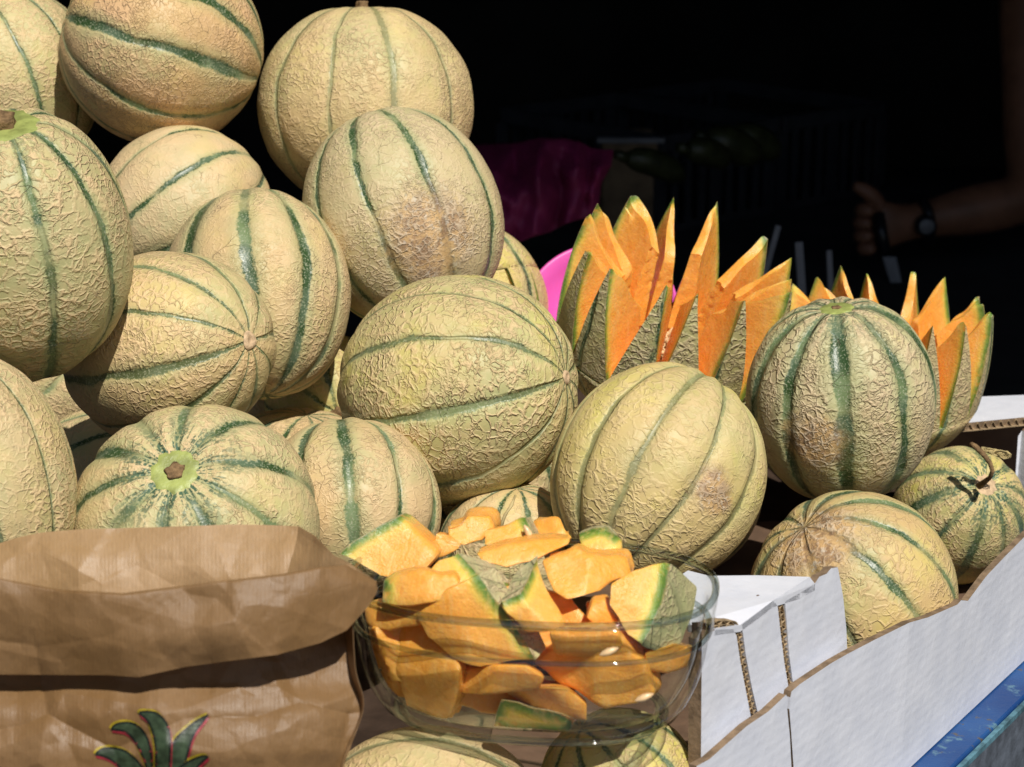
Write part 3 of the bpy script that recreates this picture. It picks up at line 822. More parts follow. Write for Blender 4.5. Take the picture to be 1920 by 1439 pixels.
# ------------------------------------------------------------------ melon pieces
PIECE_RIND = rind_mat(style(61, Stripe=.002, Dark=.3, Cell=(.50, .48, .26), Ridge=(.60, .52, .32), NetScale=230., Tan=.2, Height=.0009))
PIECE_RIND2 = rind_mat(style(62, Stripe=.002, Dark=.3, Cell=(.34, .38, .18), Ridge=(.50, .45, .27), NetScale=210., Tan=.1, Height=.0011))
PG = 'cut melon pieces in the glass dish'
bpy.context.view_layer.update()
GBM = gb.matrix_world.copy(); GBI = GBM.inverted()
IN_Z = [.0046, .0080, .0150, .024, .033, .040, .0445, .0475, .056, H]
IN_K = [.69, .79, .855, .900, .928, .940, .950, .965, .975, .985]
def keep_old(p):
    q = GBI @ p
    if q.z > H + .014: return p
    q.z = max(q.z, .0056)
    k = float(np.interp(q.z, IN_Z, IN_K)) - .07 + .08 * max(0, min(1, (q.z - H) / .014)) ** 2
    f = (abs(q.x / BOWL_A) ** 2.5 + abs(q.y / BOWL_B) ** 2.5) ** .4
    if f > k:
        q.x *= k / f; q.y *= k / f
        return GBM @ q
    return GBM @ q
def inside(q, m=.07):
    k = float(np.interp(q.z, IN_Z, IN_K)) - m + .08 * max(0, min(1, (q.z - H) / .014)) ** 2
    return (abs(q.x / BOWL_A) ** 2.5 + abs(q.y / BOWL_B) ** 2.5) ** .4 <= k
def keep_inside(p):
    q = GBI @ p
    if q.z > H + .014: return p
    if inside(q): 
        if q.z < .0056: q.z = .0056
        return GBM @ q
    r = (p - CAM).normalized(); rl = (GBI.to_3x3() @ r)
    for i in range(1, 40):
        q2 = q + rl * .0012 * i
        if q2.z < .0056: break
        if inside(q2): return GBM @ q2
    return keep_old(p)
def wall_d(x, y):
    for i in range(110):
        d_ = .87 + i * .0014
        q = GBI @ P(x, y, d_)
        if q.z > H + .014: continue
        if q.z < .004: return None
        if inside(q, .075): return d_
    return None
def piece(label, poly, d, ext, rind=(), T=None, tilt=(0, 0), seed=0, rough=1., mat=None, shrink=.93, name='melon_piece', clamp=True):
    """poly: outline of the large cut face in photo pixels; ext=(dx,dy px, dz m): where the back face lies; rind: edges that carry the skin"""
    if clamp:
        mx_ = sum(p[0] for p in poly) / len(poly); my_ = sum(p[1] for p in poly) / len(poly)
        sm = [(x, y, wall_d(x, y)) for x, y in list(poly) + [(mx_, my_)] + [((a[0] + b[0]) / 2, (a[1] + b[1]) / 2) for a, b in zip(poly, list(poly[1:]) + [poly[0]])]]
        sm = [q for q in sm if q[2]]
        if len(sm) >= 4:
            A_m = np.array([[1, (x - mx_) * .00023, (y - my_) * .00023] for x, y, _ in sm]); dv = np.array([q[2] for q in sm])
            co_, *_r = np.linalg.lstsq(A_m, dv, rcond=None)
            co_[1:] = np.clip(co_[1:], -.7, .9)
            base_ = co_[0] + max(0, float(np.percentile(dv - A_m @ co_, 85))) + .001 + .0012 * (seed % 3)
            if base_ > d - .006:
                d = max(d, base_); tilt = (co_[1], co_[2])
    k = d / F
    pts = [Vector((p[0] * k, -p[1] * k)) for p in poly]
    cen = sum(pts, Vector((0, 0))) / len(pts)
    T = T or max(.008, ext[2])
    bm = bmesh.new()
    n = len(pts); fr = []; bk = []
    # resample edges a little unevenly so that no cut is ruler straight
    rg = random.Random(seed * 7 + n)
    loopn = []; edgeid = []
    for i in range(n):
        a, b = pts[i], pts[(i + 1) % n]; L = (b - a).length; m = max(1, int(L / .006))
        for q in range(m):
            p = a.lerp(b, q / m)
            if q and i not in rind: p = p + Vector((rg.uniform(-1, 1), rg.uniform(-1, 1))) * .0005 * rough
            elif q: # skin edges bulge outwards
                nn = Vector((b.y - a.y, a.x - b.x)).normalized(); s = 1 if (p + nn * .001 - cen).length > (p - cen).length else -1
                p = p + nn * s * math.sin(math.pi * q / m) * L * .045
            loopn.append(p); edgeid.append(i)
    fr = [bm.verts.new((p.x, p.y, 0)) for p in loopn]
    bk = [bm.verts.new(((p.x - cen.x) * shrink + cen.x, (p.y - cen.y) * shrink + cen.y, T)) for p in loopn]
    N = len(fr)
    bm.faces.new(fr); bm.faces.new(bk[::-1])
    rindf = []
    for i in range(N):
        f = bm.faces.new((fr[i], bk[i], bk[(i + 1) % N], fr[(i + 1) % N]))
        if edgeid[i] in rind: f.material_index = 1
    bmesh.ops.recalc_face_normals(bm, faces=bm.faces)
    ed = [e for e in bm.edges if len(e.link_faces) == 2 and e.calc_face_angle(0) > .6 and not any(f.material_index for f in e.link_faces)]
    bmesh.ops.bevel(bm, geom=ed, offset=.0011, segments=2, affect='EDGES', profile=.5)
    bmesh.ops.triangulate(bm, faces=[f for f in bm.faces if len(f.verts) > 4])
    for _ in range(3):
        le = [e for e in bm.edges if e.calc_length() > .0032]
        if not le: break
        bmesh.ops.subdivide_edges(bm, edges=le, cuts=1, use_grid_fill=True)
        bmesh.ops.triangulate(bm, faces=[f for f in bm.faces if len(f.verts) > 4])
    nf = noise_field(seed + 77, 3, 170.); nf2 = noise_field(seed + 177, 2, 60.)
    bm.normal_update()
    co = np.array([v.co[:] for v in bm.verts]); g = nf(co) * .0006 * rough + nf2(co) * .0012 * rough
    for v, q in zip(bm.verts, g):
        if not any(f.material_index for f in v.link_faces): v.co += v.normal * float(q)
        else: v.co += v.normal * float(q) * .35
    # distance to the skin edges
    fold = None
    if seed in (5, 6, 10, 15, 16, 17, 19, 20, 21, 22, 24, 13, 14, 12, 8):
        an = rg.uniform(0, 6.28); sc_ = .35 if seed in (8, 12, 13, 6) else 1.
        fold = (Vector((math.cos(an), math.sin(an))), rg.uniform(-.25, .25) * .02, rg.uniform(.5, .95) * sc_, rg.uniform(.0, .30) * sc_)
    rd = []
    for v in bm.verts:
        best = .03
        for i in rind:
            a, b = pts[i], pts[(i + 1) % n]
            fz = 1 + (shrink - 1) * min(1, max(0, v.co.z / T))
            q = Vector((v.co.x - cen.x, v.co.y - cen.y)) / fz + cen
            ab = b - a; t = max(0, min(1, (q - a).dot(ab) / ab.length_squared))
            dd = (q - (a + ab * t)).length
            nn = Vector((ab.y, -ab.x)).normalized()
            best = min(best, max(0, dd) )
        if any(f.material_index for f in v.link_faces): best = 0
        rd.append(best)
    cw = P(cen.x / k, -cen.y / k, d)
    for v in bm.verts:
        w_ = v.co.z / T
        x = v.co.x / k + ext[0] * w_; y = -v.co.y / k + ext[1] * w_
        fz_ = 0
        if fold:
            q_ = (Vector((v.co.x, v.co.y)) - cen).dot(fold[0]) - fold[1]
            fz_ = (fold[2] * q_ if q_ > 0 else -fold[3] * q_) * (1 - .8 * min(1, max(0, w_)))
        z = d + fz_ + ext[2] * w_ + tilt[0] * (x - cen.x / k) * k + tilt[1] * (y + cen.y / k) * k
        v.co = P(x, y, z) - cw
    if clamp:
        for v in bm.verts: v.co = keep_inside(v.co + cw) - cw
    bmesh.ops.recalc_face_normals(bm, faces=bm.faces)
    me = bpy.data.meshes.new(name); bm.to_mesh(me); bm.free()
    me.materials.append(FLESH); me.materials.append(mat or PIECE_RIND)
    me.polygons.foreach_set('use_smooth', np.ones(len(me.polygons), dtype=bool))
    a = me.attributes.new('rd', 'FLOAT', 'POINT'); a.data.foreach_set('value', np.array(rd, dtype=np.float32))
    try: me.set_sharp_from_angle(angle=R_(38))
    except Exception: pass
    o = bpy.data.objects.new(name, me); COL.objects.link(o); o.location = cw
    tag(o, label, 'melon piece', PG)
    return o
#@@PIECES
pc = piece
pc('big pale wedge leaning out of the dish at its top left, skin edge up', [(630, 1042), (690, 1000), (746, 971), (762, 984), (815, 1038), (790, 1066), (770, 1082), (712, 1083)], .985, (14, -12, .016), rind=(0, 1), seed=1, tilt=(0, -.35), clamp=False)
pc('lumpy chunk at the very top of the dish with a torn upper edge', [(832, 982), (862, 978), (872, 966), (918, 968), (924, 990), (903, 1012), (872, 1022), (836, 1020)], 1.000, (10, -6, .018), seed=2, rough=1.5, clamp=False, tilt=(.3, -.35))
pc('small pale chunk beside the big wedge at the top left of the dish', [(814, 997), (845, 1000), (872, 1018), (862, 1032), (822, 1048), (812, 1020)], .995, (6, -8, .012), seed=3)
pc('chunk with a seed stuck to it and a dark green skin end near the top', [(903, 992), (950, 984), (986, 972), (1003, 1009), (955, 1024), (905, 1026)], .990, (14, -5, .014), rind=(2,), seed=4)
pc('rough torn chunk at the top centre right of the dish', [(1001, 978), (1045, 974), (1058, 996), (1072, 1010), (1035, 1018), (1006, 1010)], 1.00, (5, -8, .016), seed=5, rough=1.6, clamp=False, tilt=(-.2, -.3))
pc('long flat slice lying across the top of the dish below the seed chunk', [(890, 1038), (945, 1022), (1000, 1014), (1070, 1010), (1066, 1022), (1018, 1042), (950, 1063), (905, 1056)], .968, (4, -12, .012), seed=6)
pc('piece near the top centre showing its netted skin, left of the green edged tip', [(800, 1072), (820, 1050), (856, 1034), (884, 1062), (900, 1082), (880, 1100), (835, 1092)], .940, (64, 14, .016), rind=(2, 3), seed=7, mat=PIECE_RIND, shrink=.8)
pc('large central slice with a broad netted skin side slanting down to the right', [(782, 1157), (840, 1112), (897, 1078), (925, 1120), (968, 1178), (1004, 1240), (900, 1252), (846, 1236), (800, 1198)], .905, (30, -20, .014), rind=(2, 3, 4), seed=8, tilt=(0, .1))
pc('upright wedge with a bright green edge pointing up in the middle of the dish', [(1011, 1038), (1036, 1110), (1056, 1172), (1040, 1182), (990, 1138), (976, 1112), (992, 1080)], .918, (-46, 16, .012), rind=(5, 6), seed=9, mat=PIECE_RIND, shrink=.75)
pc('thick chunk right of the centre with a fibrous lower end', [(1018, 1052), (1078, 1030), (1100, 1042), (1174, 1046), (1180, 1078), (1142, 1088), (1125, 1108), (1062, 1126), (1034, 1112)], .950, (6, -14, .020), seed=10, rough=1.5)
pc('small piece with green skin on top standing at the right back of the dish', [(1086, 1001), (1112, 992), (1138, 990), (1153, 1006), (1160, 1048), (1102, 1044)], .985, (5, -8, .014), rind=(0, 1, 2), seed=11)
pc('piece at the right of the dish with its green netted skin outward', [(1142, 1092), (1190, 1066), (1256, 1058), (1250, 1098), (1232, 1150), (1202, 1212), (1168, 1192), (1136, 1132)], .935, (58, 34, .022), rind=(2, 3, 4), seed=12, mat=PIECE_RIND2, shrink=.86)
pc('slice at the left of the dish just above the rim', [(721, 1090), (770, 1078), (852, 1080), (862, 1096), (832, 1122), (770, 1128), (718, 1130)], .935, (6, -10, .014), rind=(6,), seed=13)
pc('slice pressed against the glass at the left below the rim', [(688, 1142), (720, 1130), (806, 1132), (812, 1150), (790, 1172), (730, 1184), (690, 1170)], .925, (6, -8, .014), seed=14)
pc('tall upright block against the front glass left of the centre', [(742, 1168), (780, 1160), (800, 1196), (848, 1232), (862, 1252), (850, 1322), (838, 1360), (800, 1366), (757, 1352), (747, 1280), (737, 1210)], .903, (20, 4, .018), seed=15)
pc('flat horizontal piece low in the dish right of the upright block', [(864, 1258), (930, 1250), (985, 1252), (1018, 1272), (1008, 1290), (940, 1298), (865, 1300)], .915, (4, -12, .016), seed=16)
pc('sloping slice low in the dish with sparkling flesh above the skin side piece', [(948, 1300), (1006, 1290), (1062, 1294), (1100, 1322), (1103, 1354), (1050, 1340), (982, 1318)], .905, (3, -8, .016), seed=17)
pc('piece at the bottom of the dish lying skin side to the glass', [(940, 1312), (1000, 1328), (1078, 1348), (1068, 1376), (985, 1374), (924, 1366)], .915, (4, -4, .012), rind=(0, 1, 2, 3, 4, 5), seed=18)
pc('heavy curved chunk at the lower right of the dish with pale wet corners', [(1000, 1242), (1060, 1200), (1138, 1178), (1162, 1204), (1206, 1246), (1228, 1300), (1192, 1322), (1136, 1326), (1078, 1292)], .915, (16, -12, .022), seed=19, rough=1.5)
pc('capping chunk right of the centre just under the glass rim', [(1032, 1186), (1060, 1174), (1130, 1172), (1158, 1184), (1164, 1212), (1110, 1226), (1045, 1222)], .903, (4, -10, .020), seed=20)
pc('small block at the far left bottom of the dish beside the paper bag', [(672, 1275), (720, 1264), (748, 1274), (752, 1335), (715, 1342), (680, 1326)], .925, (8, -6, .018), seed=21)
pc('block at the left of the dish above the small bottom block', [(655, 1188), (690, 1182), (745, 1196), (748, 1248), (705, 1262), (662, 1258)], .935, (6, -4, .018), seed=22)
pc('chunk in the shadow at the lower right end of the dish', [(1212, 1228), (1262, 1214), (1300, 1222), (1292, 1248), (1250, 1262), (1220, 1256)], .950, (6, -6, .018), seed=23)
pc('small angular chunk wedged under the right chunk inside the rim', [(1108, 1126), (1135, 1122), (1145, 1150), (1160, 1172), (1120, 1176), (1096, 1160)], .935, (4, -8, .014), seed=24)
pc('half hidden chunk filling the middle of the dish behind the central slice', [(860, 1100), (960, 1100), (1070, 1120), (1110, 1180), (1060, 1235), (880, 1235), (830, 1180)], .955, (0, -6, .022), seed=25)
pc('half hidden chunk low in the middle of the dish', [(840, 1270), (960, 1262), (1090, 1280), (1060, 1330), (900, 1340), (850, 1320)], .958, (0, -6, .02), seed=26)
pc('half hidden chunk behind the upright block at the left of the dish', [(700, 1180), (860, 1160), (900, 1230), (850, 1290), (720, 1280)], .955, (0, -6, .02), seed=27)
pc('half hidden chunk behind the curved chunk at the right of the dish', [(1100, 1130), (1200, 1140), (1250, 1200), (1220, 1270), (1120, 1260)], .962, (0, -6, .02), seed=28)
# loose seeds on the pieces
for i, (x, y, d) in enumerate([(991, 1000, .986), (1208, 1308, .908), (1142, 1222, .898)]):
    m_ = MB(); c = Vector((0, 0, 0)); dr = (RIGHT * .45 - UP * .85).normalized()
    if i: dr = (RIGHT * .8 + UP * .3).normalized()
    L = .0042; m_.tube([c - dr * L, c - dr * L * .6, c, c + dr * L * .6, c + dr * L], [.0003, .0013, .0017, .0012, .0003], 8, False)
    o = m_.build('melon_seed', SEED, None, True); o.location = P(x, y, d)
    tag(o, ['pale seed stuck to the chunk at the top of the dish', 'pale seed on the curved chunk at the lower right of the dish', 'pale seed on the capping chunk under the glass rim'][i], 'seed')
#@@MORE
# ------------------------------------------------------------------ white cardboard tray
WHITE, t_, b0 = new_mat('white_card')
co_ = t_.n('ShaderNodeTexCoord').outputs['Object']
nz = t_.noise(co_, 45., 5., .6)
cw_ = t_.mix(t_.mr(nz, .3, .7), (.64, .66, .725), (.70, .715, .77))
cw_ = t_.mix(t_.mr(t_.noise(co_, 160., 4., .7), .68, .76, 0., .3), cw_, (.45, .45, .46))
cw_ = t_.mix(t_.mr(t_.noise(co_, 11., 3.), .55, .75, 0., .35), cw_, (.66, .66, .68))
t_.put(b0.inputs['Base Color'], cw_); t_.put(b0.inputs['Roughness'], .48); b0.inputs['Specular IOR Level'].default_value = .35
wv_ = t_.n('ShaderNodeTexWave', wave_type='BANDS', bands_direction='Z'); t_.put(wv_.inputs['Vector'], co_); wv_.inputs['Scale'].default_value = 55.; wv_.inputs['Distortion'].default_value = 1.
hh = t_.m('ADD', t_.m('MULTIPLY', wv_.outputs['Fac'], .025), t_.m('ADD', t_.m('MULTIPLY', nz, .6), t_.m('MULTIPLY', t_.noise(co_, 9., 2.), 2.2)))
t_.put(b0.inputs['Normal'], t_.bump(hh, .0015))
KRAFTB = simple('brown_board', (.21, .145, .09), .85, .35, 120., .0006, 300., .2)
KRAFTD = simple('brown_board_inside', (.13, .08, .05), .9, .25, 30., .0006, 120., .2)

def board(mb_or_name, poly, vec, mat, mate, parent, brown=None, jag=0.):
    """flat board: poly (world points), thickness vec; faces white, cut edges brown"""
    poly = [Vector(p) for p in poly]
    if jag:
        rg = random.Random(len(poly)); out = []
        for i, p in enumerate(poly):
            q = poly[(i + 1) % len(poly)]; m = max(1, int((q - p).length / .0035))
            for e in range(m):
                o_ = Vector((0, 0, rg.uniform(-jag, jag))) if e else Vector((0, 0, 0))
                out.append(p.lerp(q, e / m) + o_)
        poly = out
    n = len(poly); vec = Vector(vec)
    v = [p for p in poly] + [p + vec for p in poly]
    f = [tuple(range(n)), tuple(reversed(range(n, 2 * n)))] + [(i, i + n, (i + 1) % n + n, (i + 1) % n) for i in range(n)]
    o = mk(mb_or_name, v, f, None, parent, False, mats=[mat, mate], fm=[0, 0] + [1 if brown is None or i in brown else 0 for i in range(n)])
    bm = bmesh.new(); bm.from_mesh(o.data); bmesh.ops.recalc_face_normals(bm, faces=bm.faces); bm.to_mesh(o.data); bm.free()
    return o

box = empty('cardboard_box', (0, 0, 0)); tag(box, 'white cardboard tray with torn corrugated edges at the lower right holding melons', 'box')
E1v = Vector((E1.x, E1.y, 0))
ZT = on_plane(1690, 1180, E1, EN).z                                   # height of the front wall
WL = on_z(1305, 1436, ZT)
DB = Vector((E1.x - WL.x, E1.y - WL.y, 0)).normalized(); NB = Vector((-DB.y, DB.x, 0))
TH_ = .004
def A_(px, py, off=0.): return on_plane(px, py, E1 + EN * off, EN)
def B_(px, py, off=0.): return on_plane(px, py, E1 + NB * off, NB)
def floor_(p, z=TZ): return Vector((p.x, p.y, z))
lt = [B_(1306, 1437), B_(1330, 1424), B_(1400, 1362), B_(1440, 1335), B_(1474, 1303), B_(1478, 1312)]
e0 = [B_(1476, 1330), B_(1481, 1380), B_(1484, 1439)]
board('front_panel', lt + e0 + [floor_(B_(1486, 1470), TZ - .003), floor_(B_(1306, 1437), TZ - .003)], NB * TH_, WHITE, KRAFTB, box)
rt = [B_(1482, 1308), B_(1484, 1297), B_(1500, 1283), B_(1560, 1243), B_(1590, 1226), B_(1640, 1200), A_(1690, 1178)]
board('front_panel', rt[:-1] + [Vector((E1.x, E1.y, ZT)), Vector((E1.x, E1.y, TZ - .003)), floor_(B_(1489, 1470), TZ - .003), B_(1488, 1439), B_(1484, 1380), B_(1480, 1330)], NB * TH_, WHITE, KRAFTB, box, brown=(0, 1, 2, 3, 4, 5, 8, 9, 10))
ra = [Vector((E1.x, E1.y, ZT)), A_(1740, 1158), A_(1795, 1134), A_(1802, 1126), A_(1815, 1127), A_(1826, 1112), A_(1850, 1080), A_(1886, 1042), A_(1920, 1008), A_(1990, 940)]
board('front_panel', ra + [floor_(A_(1990, 1160), TZ - .003), Vector((E1.x, E1.y, TZ - .003))], EN * TH_, WHITE, KRAFTB, box, brown=tuple(range(9)))
# inner corner pieces behind the front wall
O2 = .012
def C_(px, py): return B_(px, py, O2)
pA = [C_(1316, 1202), C_(1326, 1190), C_(1342, 1181), C_(1374, 1180), C_(1381, 1192), C_(1388, 1240), C_(1398, 1292), C_(1408, 1345), C_(1409, 1400), C_(1314, 1470)]
board('corner_panel', pA, NB * .007, WHITE, KRAFTB, box, brown=(0, 1, 9))
pB = [C_(1391, 1172), C_(1420, 1150), C_(1449, 1127), C_(1458, 1136), C_(1464, 1190), C_(1471, 1245), C_(1479, 1292), C_(1480, 1345), C_(1424, 1390), C_(1421, 1338), C_(1410, 1290), C_(1399, 1232)]
board('corner_panel', pB, NB * .007, WHITE, KRAFTB, box, brown=())
pC = [C_(1472, 1128), C_(1500, 1112), C_(1527, 1096), C_(1536, 1082), C_(1550, 1076), C_(1558, 1066), C_(1571, 1064), C_(1581, 1120), C_(1587, 1180), C_(1590, 1260), C_(1492, 1330), C_(1488, 1290), C_(1480, 1230)]
board('corner_panel', pC, NB * .004, WHITE, KRAFTB, box, brown=(2, 3, 4, 5))
# added dark board, its colour standing in for shade in the hollow behind the slots
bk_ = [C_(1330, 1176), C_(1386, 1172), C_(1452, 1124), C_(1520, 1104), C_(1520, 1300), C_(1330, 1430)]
board('slot_shade', [p + NB * .0085 for p in bk_], NB * .001, KRAFTD, KRAFTD, box)
def flute(path, wpx, name):
    m_ = MB(); L = 0
    pts = []
    for (a, b) in zip(path[:-1], path[1:]):
        n = max(2, int(math.hypot(b[0] - a[0], b[1] - a[1]) / 1.0))
        for q in range(n): pts.append((a[0] + (b[0] - a[0]) * q / n, a[1] + (b[1] - a[1]) * q / n))
    pts.append(path[-1]); n = len(pts)
    for row, (o0, amp) in enumerate([(-wpx * .25, wpx * .23), (wpx * .25, wpx * .23), (-wpx * .5, 0), (0, 0), (wpx * .5, 0)]):
        v = []; f = []
        for i, (x, y) in enumerate(pts):
            a = pts[max(0, i - 2)]; b = pts[min(n - 1, i + 2)]
            tx, ty = b[0] - a[0], b[1] - a[1]; l = math.hypot(tx, ty); nx, ny = -ty / l, tx / l
            o_ = o0 + amp * math.sin(i * 2 * math.pi / 14 + row * 2.2) + .25 * math.sin(i * .37 + row)
            for e, (w, dp) in enumerate([(-.55, 0), (.55, 0), (.55, .005), (-.55, .005)]):
                v.append(C_(x + nx * (o_ + w), y + ny * (o_ + w)) + NB * (dp + .0006))
        for i in range(n - 1):
            for e in range(4):
                f.append((i * 4 + e, i * 4 + (e + 1) % 4, (i + 1) * 4 + (e + 1) % 4, (i + 1) * 4 + e))
        m_.add(v, f)
    return m_.build(name, KRAFTL, box)
KRAFTL = simple('light_liner', (.36, .26, .15), .85, .3, 200., spec=.2)
flute([(1334, 1178), (1352, 1172), (1378, 1173), (1386, 1186), (1393, 1236), (1404, 1290), (1416, 1342)], 15, 'corrugation')
flute([(1458, 1127), (1464, 1142), (1470, 1190), (1477, 1245), (1486, 1292)], 15, 'corrugation')
# horizontal corner flap under the dish
ZG = C_(1450, 1124).z
def G_(px, py): return on_z(px, py, ZG)
board('corner_flap', [G_(1262, 1088), G_(1290, 1070), G_(1330, 1080), G_(1420, 1079), G_(1518, 1082), C_(1528, 1095), C_(1500, 1111), C_(1450, 1126), C_(1420, 1149), C_(1388, 1172), C_(1340, 1179), G_(1290, 1172)], Vector((0, 0, -.0035)), WHITE, KRAFTB, box, brown=(0,))
# far wall with a ledge, right hand corner board, floor
LZ = ZT
ledge_f = [on_z(1740, 815, LZ), on_z(1990, 790, LZ)]; ledge_b = [on_z(1740, 762, LZ), on_z(1990, 752, LZ)]
board('ledge', [ledge_f[0], ledge_f[1], ledge_b[1], ledge_b[0]], Vector((0, 0, .0055)), WHITE, KRAFTB, box)
m_ = MB()
for row in range(2):
    v = []; f = []; n = 260
    for i in range(n):
        p = ledge_f[0].lerp(ledge_f[1], i / (n - 1)); z = .0028 + .0021 * math.sin(i * .42) if row == 0 else .0002
        for (dz, dn) in ((-.0003, -.0006), (.0003, -.0006), (.0003, .003), (-.0003, .003)):
            v.append(p + Vector((0, 0, z + dz - (.0 if row == 0 else 0))) + Vector((0, dn - .0012, 0)))
    for i in range(n - 1):
        for e in range(4): f.append((i * 4 + e, i * 4 + (e + 1) % 4, (i + 1) * 4 + (e + 1) % 4, (i + 1) * 4 + e))
    m_.add(v, f)
m_.build('corrugation', KRAFTL, box)
bwn = Vector((0, .005, 0))
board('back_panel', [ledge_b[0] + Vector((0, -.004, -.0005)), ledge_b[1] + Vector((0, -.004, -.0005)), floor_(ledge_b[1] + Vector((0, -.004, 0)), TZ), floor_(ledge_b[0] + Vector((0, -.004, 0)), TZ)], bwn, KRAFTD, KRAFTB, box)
cpt = P(1908, 815, 1.44); c2 = P(1990, 790, 1.40)
board('corner_panel', [P(1909, 818, 1.43), P(1916, 808, 1.43), P(1990, 800, 1.40), floor_(P(1990, 800, 1.40)), floor_(P(1909, 818, 1.43))], Vector((.002, .005, 0)), WHITE, KRAFTB, box)
fl = [floor_(B_(1306, 1437, .005), TZ), floor_(E1 + EN * .006, TZ), floor_(A_(1985, 1100, .006), TZ), floor_(ledge_b[1], TZ), floor_(P(1000, 900, 1.5), TZ), floor_(P(900, 1100, 1.1), TZ)]
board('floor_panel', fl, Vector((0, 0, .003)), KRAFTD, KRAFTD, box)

rg = random.Random(44); m_ = MB()
for q in range(26):
    x = rg.uniform(1380, 1900); y = 1150 - (x - 1400) * .3 + rg.uniform(-60, 40)
    c = on_z(x, y, TZ + .0045); a = rg.uniform(0, 3.1); L = rg.uniform(.003, .010)
    dv = Vector((math.cos(a), math.sin(a), .1)) * L
    m_.tube([c - dv, c + Vector((0, 0, .0008)), c + dv], rg.uniform(.0003, .0007), 4)
o = m_.build('litter', STRAW); o['kind'] = 'stuff'
# ------------------------------------------------------------------ paper bag
KP, t_, b0 = new_mat('kraft_paper')
uv_ = t_.n('ShaderNodeUVMap'); uv_.uv_map = 'UVMap'; uv_ = uv_.outputs[0]
ux = t_.xyz(uv_)[0]; uy = t_.xyz(uv_)[1]
co_ = t_.n('ShaderNodeTexCoord').outputs['Object']
rib = t_.m('SINE', t_.m('ADD', t_.m('MULTIPLY', ux, 2 * math.pi / .00165), t_.m('MULTIPLY', t_.noise(uv_, 20., 2.), 5.)))
fib = t_.noise(t_.comb(t_.m('MULTIPLY', ux, 9.), uy, 0.), 260., 4., .65)
big = t_.noise(co_, 26., 4.)
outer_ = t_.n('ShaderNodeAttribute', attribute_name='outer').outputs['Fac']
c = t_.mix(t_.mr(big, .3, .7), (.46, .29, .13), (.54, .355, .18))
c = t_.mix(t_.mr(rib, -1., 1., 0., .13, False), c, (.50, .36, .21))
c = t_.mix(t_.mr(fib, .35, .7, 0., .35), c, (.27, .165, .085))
c = t_.mix(outer_, c, t_.mix(1., c, (.56, .50, .42), 'MULTIPLY'))  # outside browner, with its dimmer grazing light also put into the colour
t_.put(b0.inputs['Base Color'], c); t_.put(b0.inputs['Roughness'], t_.mr(big, .3, .7, .40, .58))
b0.inputs['Specular IOR Level'].default_value = .5
h_ = t_.m('ADD', t_.m('MULTIPLY', rib, .018), t_.m('MULTIPLY', fib, .12))
h_ = t_.m('ADD', h_, t_.m('MULTIPLY', t_.vor(co_, 60., 'F1'), .8))
h_ = t_.m('ADD', h_, t_.m('MULTIPLY', t_.noise(co_, 60., 3.), .9))
t_.put(b0.inputs['Normal'], t_.bump(h_, .0009))
tl = t_.n('ShaderNodeBsdfTranslucent'); t_.put(tl.inputs[0], (.62, .36, .15))
mx = t_.n('ShaderNodeMixShader'); mx.inputs[0].default_value = .26
t_.L(b0.outputs[0], mx.inputs[1]); t_.L(tl.outputs[0], mx.inputs[2]); t_.L(mx.outputs[0], KP.node_tree.nodes['Material Output'].inputs[0])

def crumple(seed, spacing, amp, box_=(-300, 900, 1700), st_=(1., 1.), xmax=1000):
    rg = np.random.RandomState(seed)
    n = int((xmax + 300) * (1700 - 900) / spacing ** 2)
    A = np.stack([rg.uniform(-300, xmax, n), rg.uniform(900, 1700, n)], -1); B = np.stack([rg.uniform(-300, xmax, n), rg.uniform(900, 1700, n)], -1)
    s2 = np.array(st_)
    def f(x, y):
        p = np.stack([x, y], -1).reshape(-1, 2) / s2
        a = ((p[:, None, :] - A[None] / s2) ** 2).sum(-1).min(1); b = ((p[:, None, :] - B[None] / s2) ** 2).sum(-1).min(1)
        return ((b - a) / spacing ** 2 * amp).reshape(np.shape(x))
    return f
CR1 = crumple(3, 150, .0075, st_=(1.3, 1.)); CR2 = crumple(9, 70, .0018, st_=(1., 1.3)); CR3 = crumple(21, 30, .0003)
def resample(row, n):
    r = np.array(row, float); s = np.r_[0, np.cumsum(np.hypot(np.diff(r[:, 0]), np.diff(r[:, 1])))]; s /= s[-1]
    t = np.linspace(0, 1, n)
    return np.stack([np.interp(t, s, r[:, k]) for k in range(3)], -1)
def sheet(name, rows, nu, nv, parent, amp=1., mat=None, uvo=(0, 0)):
    rs = np.array([resample(r, nu) for r in rows])            # (m, nu, 3)
    m = len(rs); t = np.linspace(0, m - 1, nv); G = np.zeros((nv, nu, 3))
    for i, q in enumerate(t):
        k = min(int(q), m - 2); f = q - k
        p0, p1, p2, p3 = rs[max(0, k - 1)], rs[k], rs[k + 1], rs[min(m - 1, k + 2)]
        G[i] = .5 * (2 * p1 + (p2 - p0) * f + (2 * p0 - 5 * p1 + 4 * p2 - p3) * f * f + (3 * p1 - p0 - 3 * p2 + p3) * f ** 3)
    X, Y, D = G[..., 0], G[..., 1], G[..., 2]
    D = D + amp * (CR1(X, Y) + CR2(X, Y) + CR3(X, Y))
    V = [P(x, y, d) for x, y, d in zip(X.ravel(), Y.ravel(), D.ravel())]
    f = [(i * nu + j, i * nu + j + 1, (i + 1) * nu + j + 1, (i + 1) * nu + j) for i in range(nv - 1) for j in range(nu - 1)]
    UV = np.stack([X.ravel() * .9 / F, -Y.ravel() * .9 / F], -1)
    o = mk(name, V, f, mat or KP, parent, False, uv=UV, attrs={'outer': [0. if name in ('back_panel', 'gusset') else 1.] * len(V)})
    return o, (X, Y, D)
bag = empty('paper_bag', P(300, 1500, .90)); bag.location.z = TZ
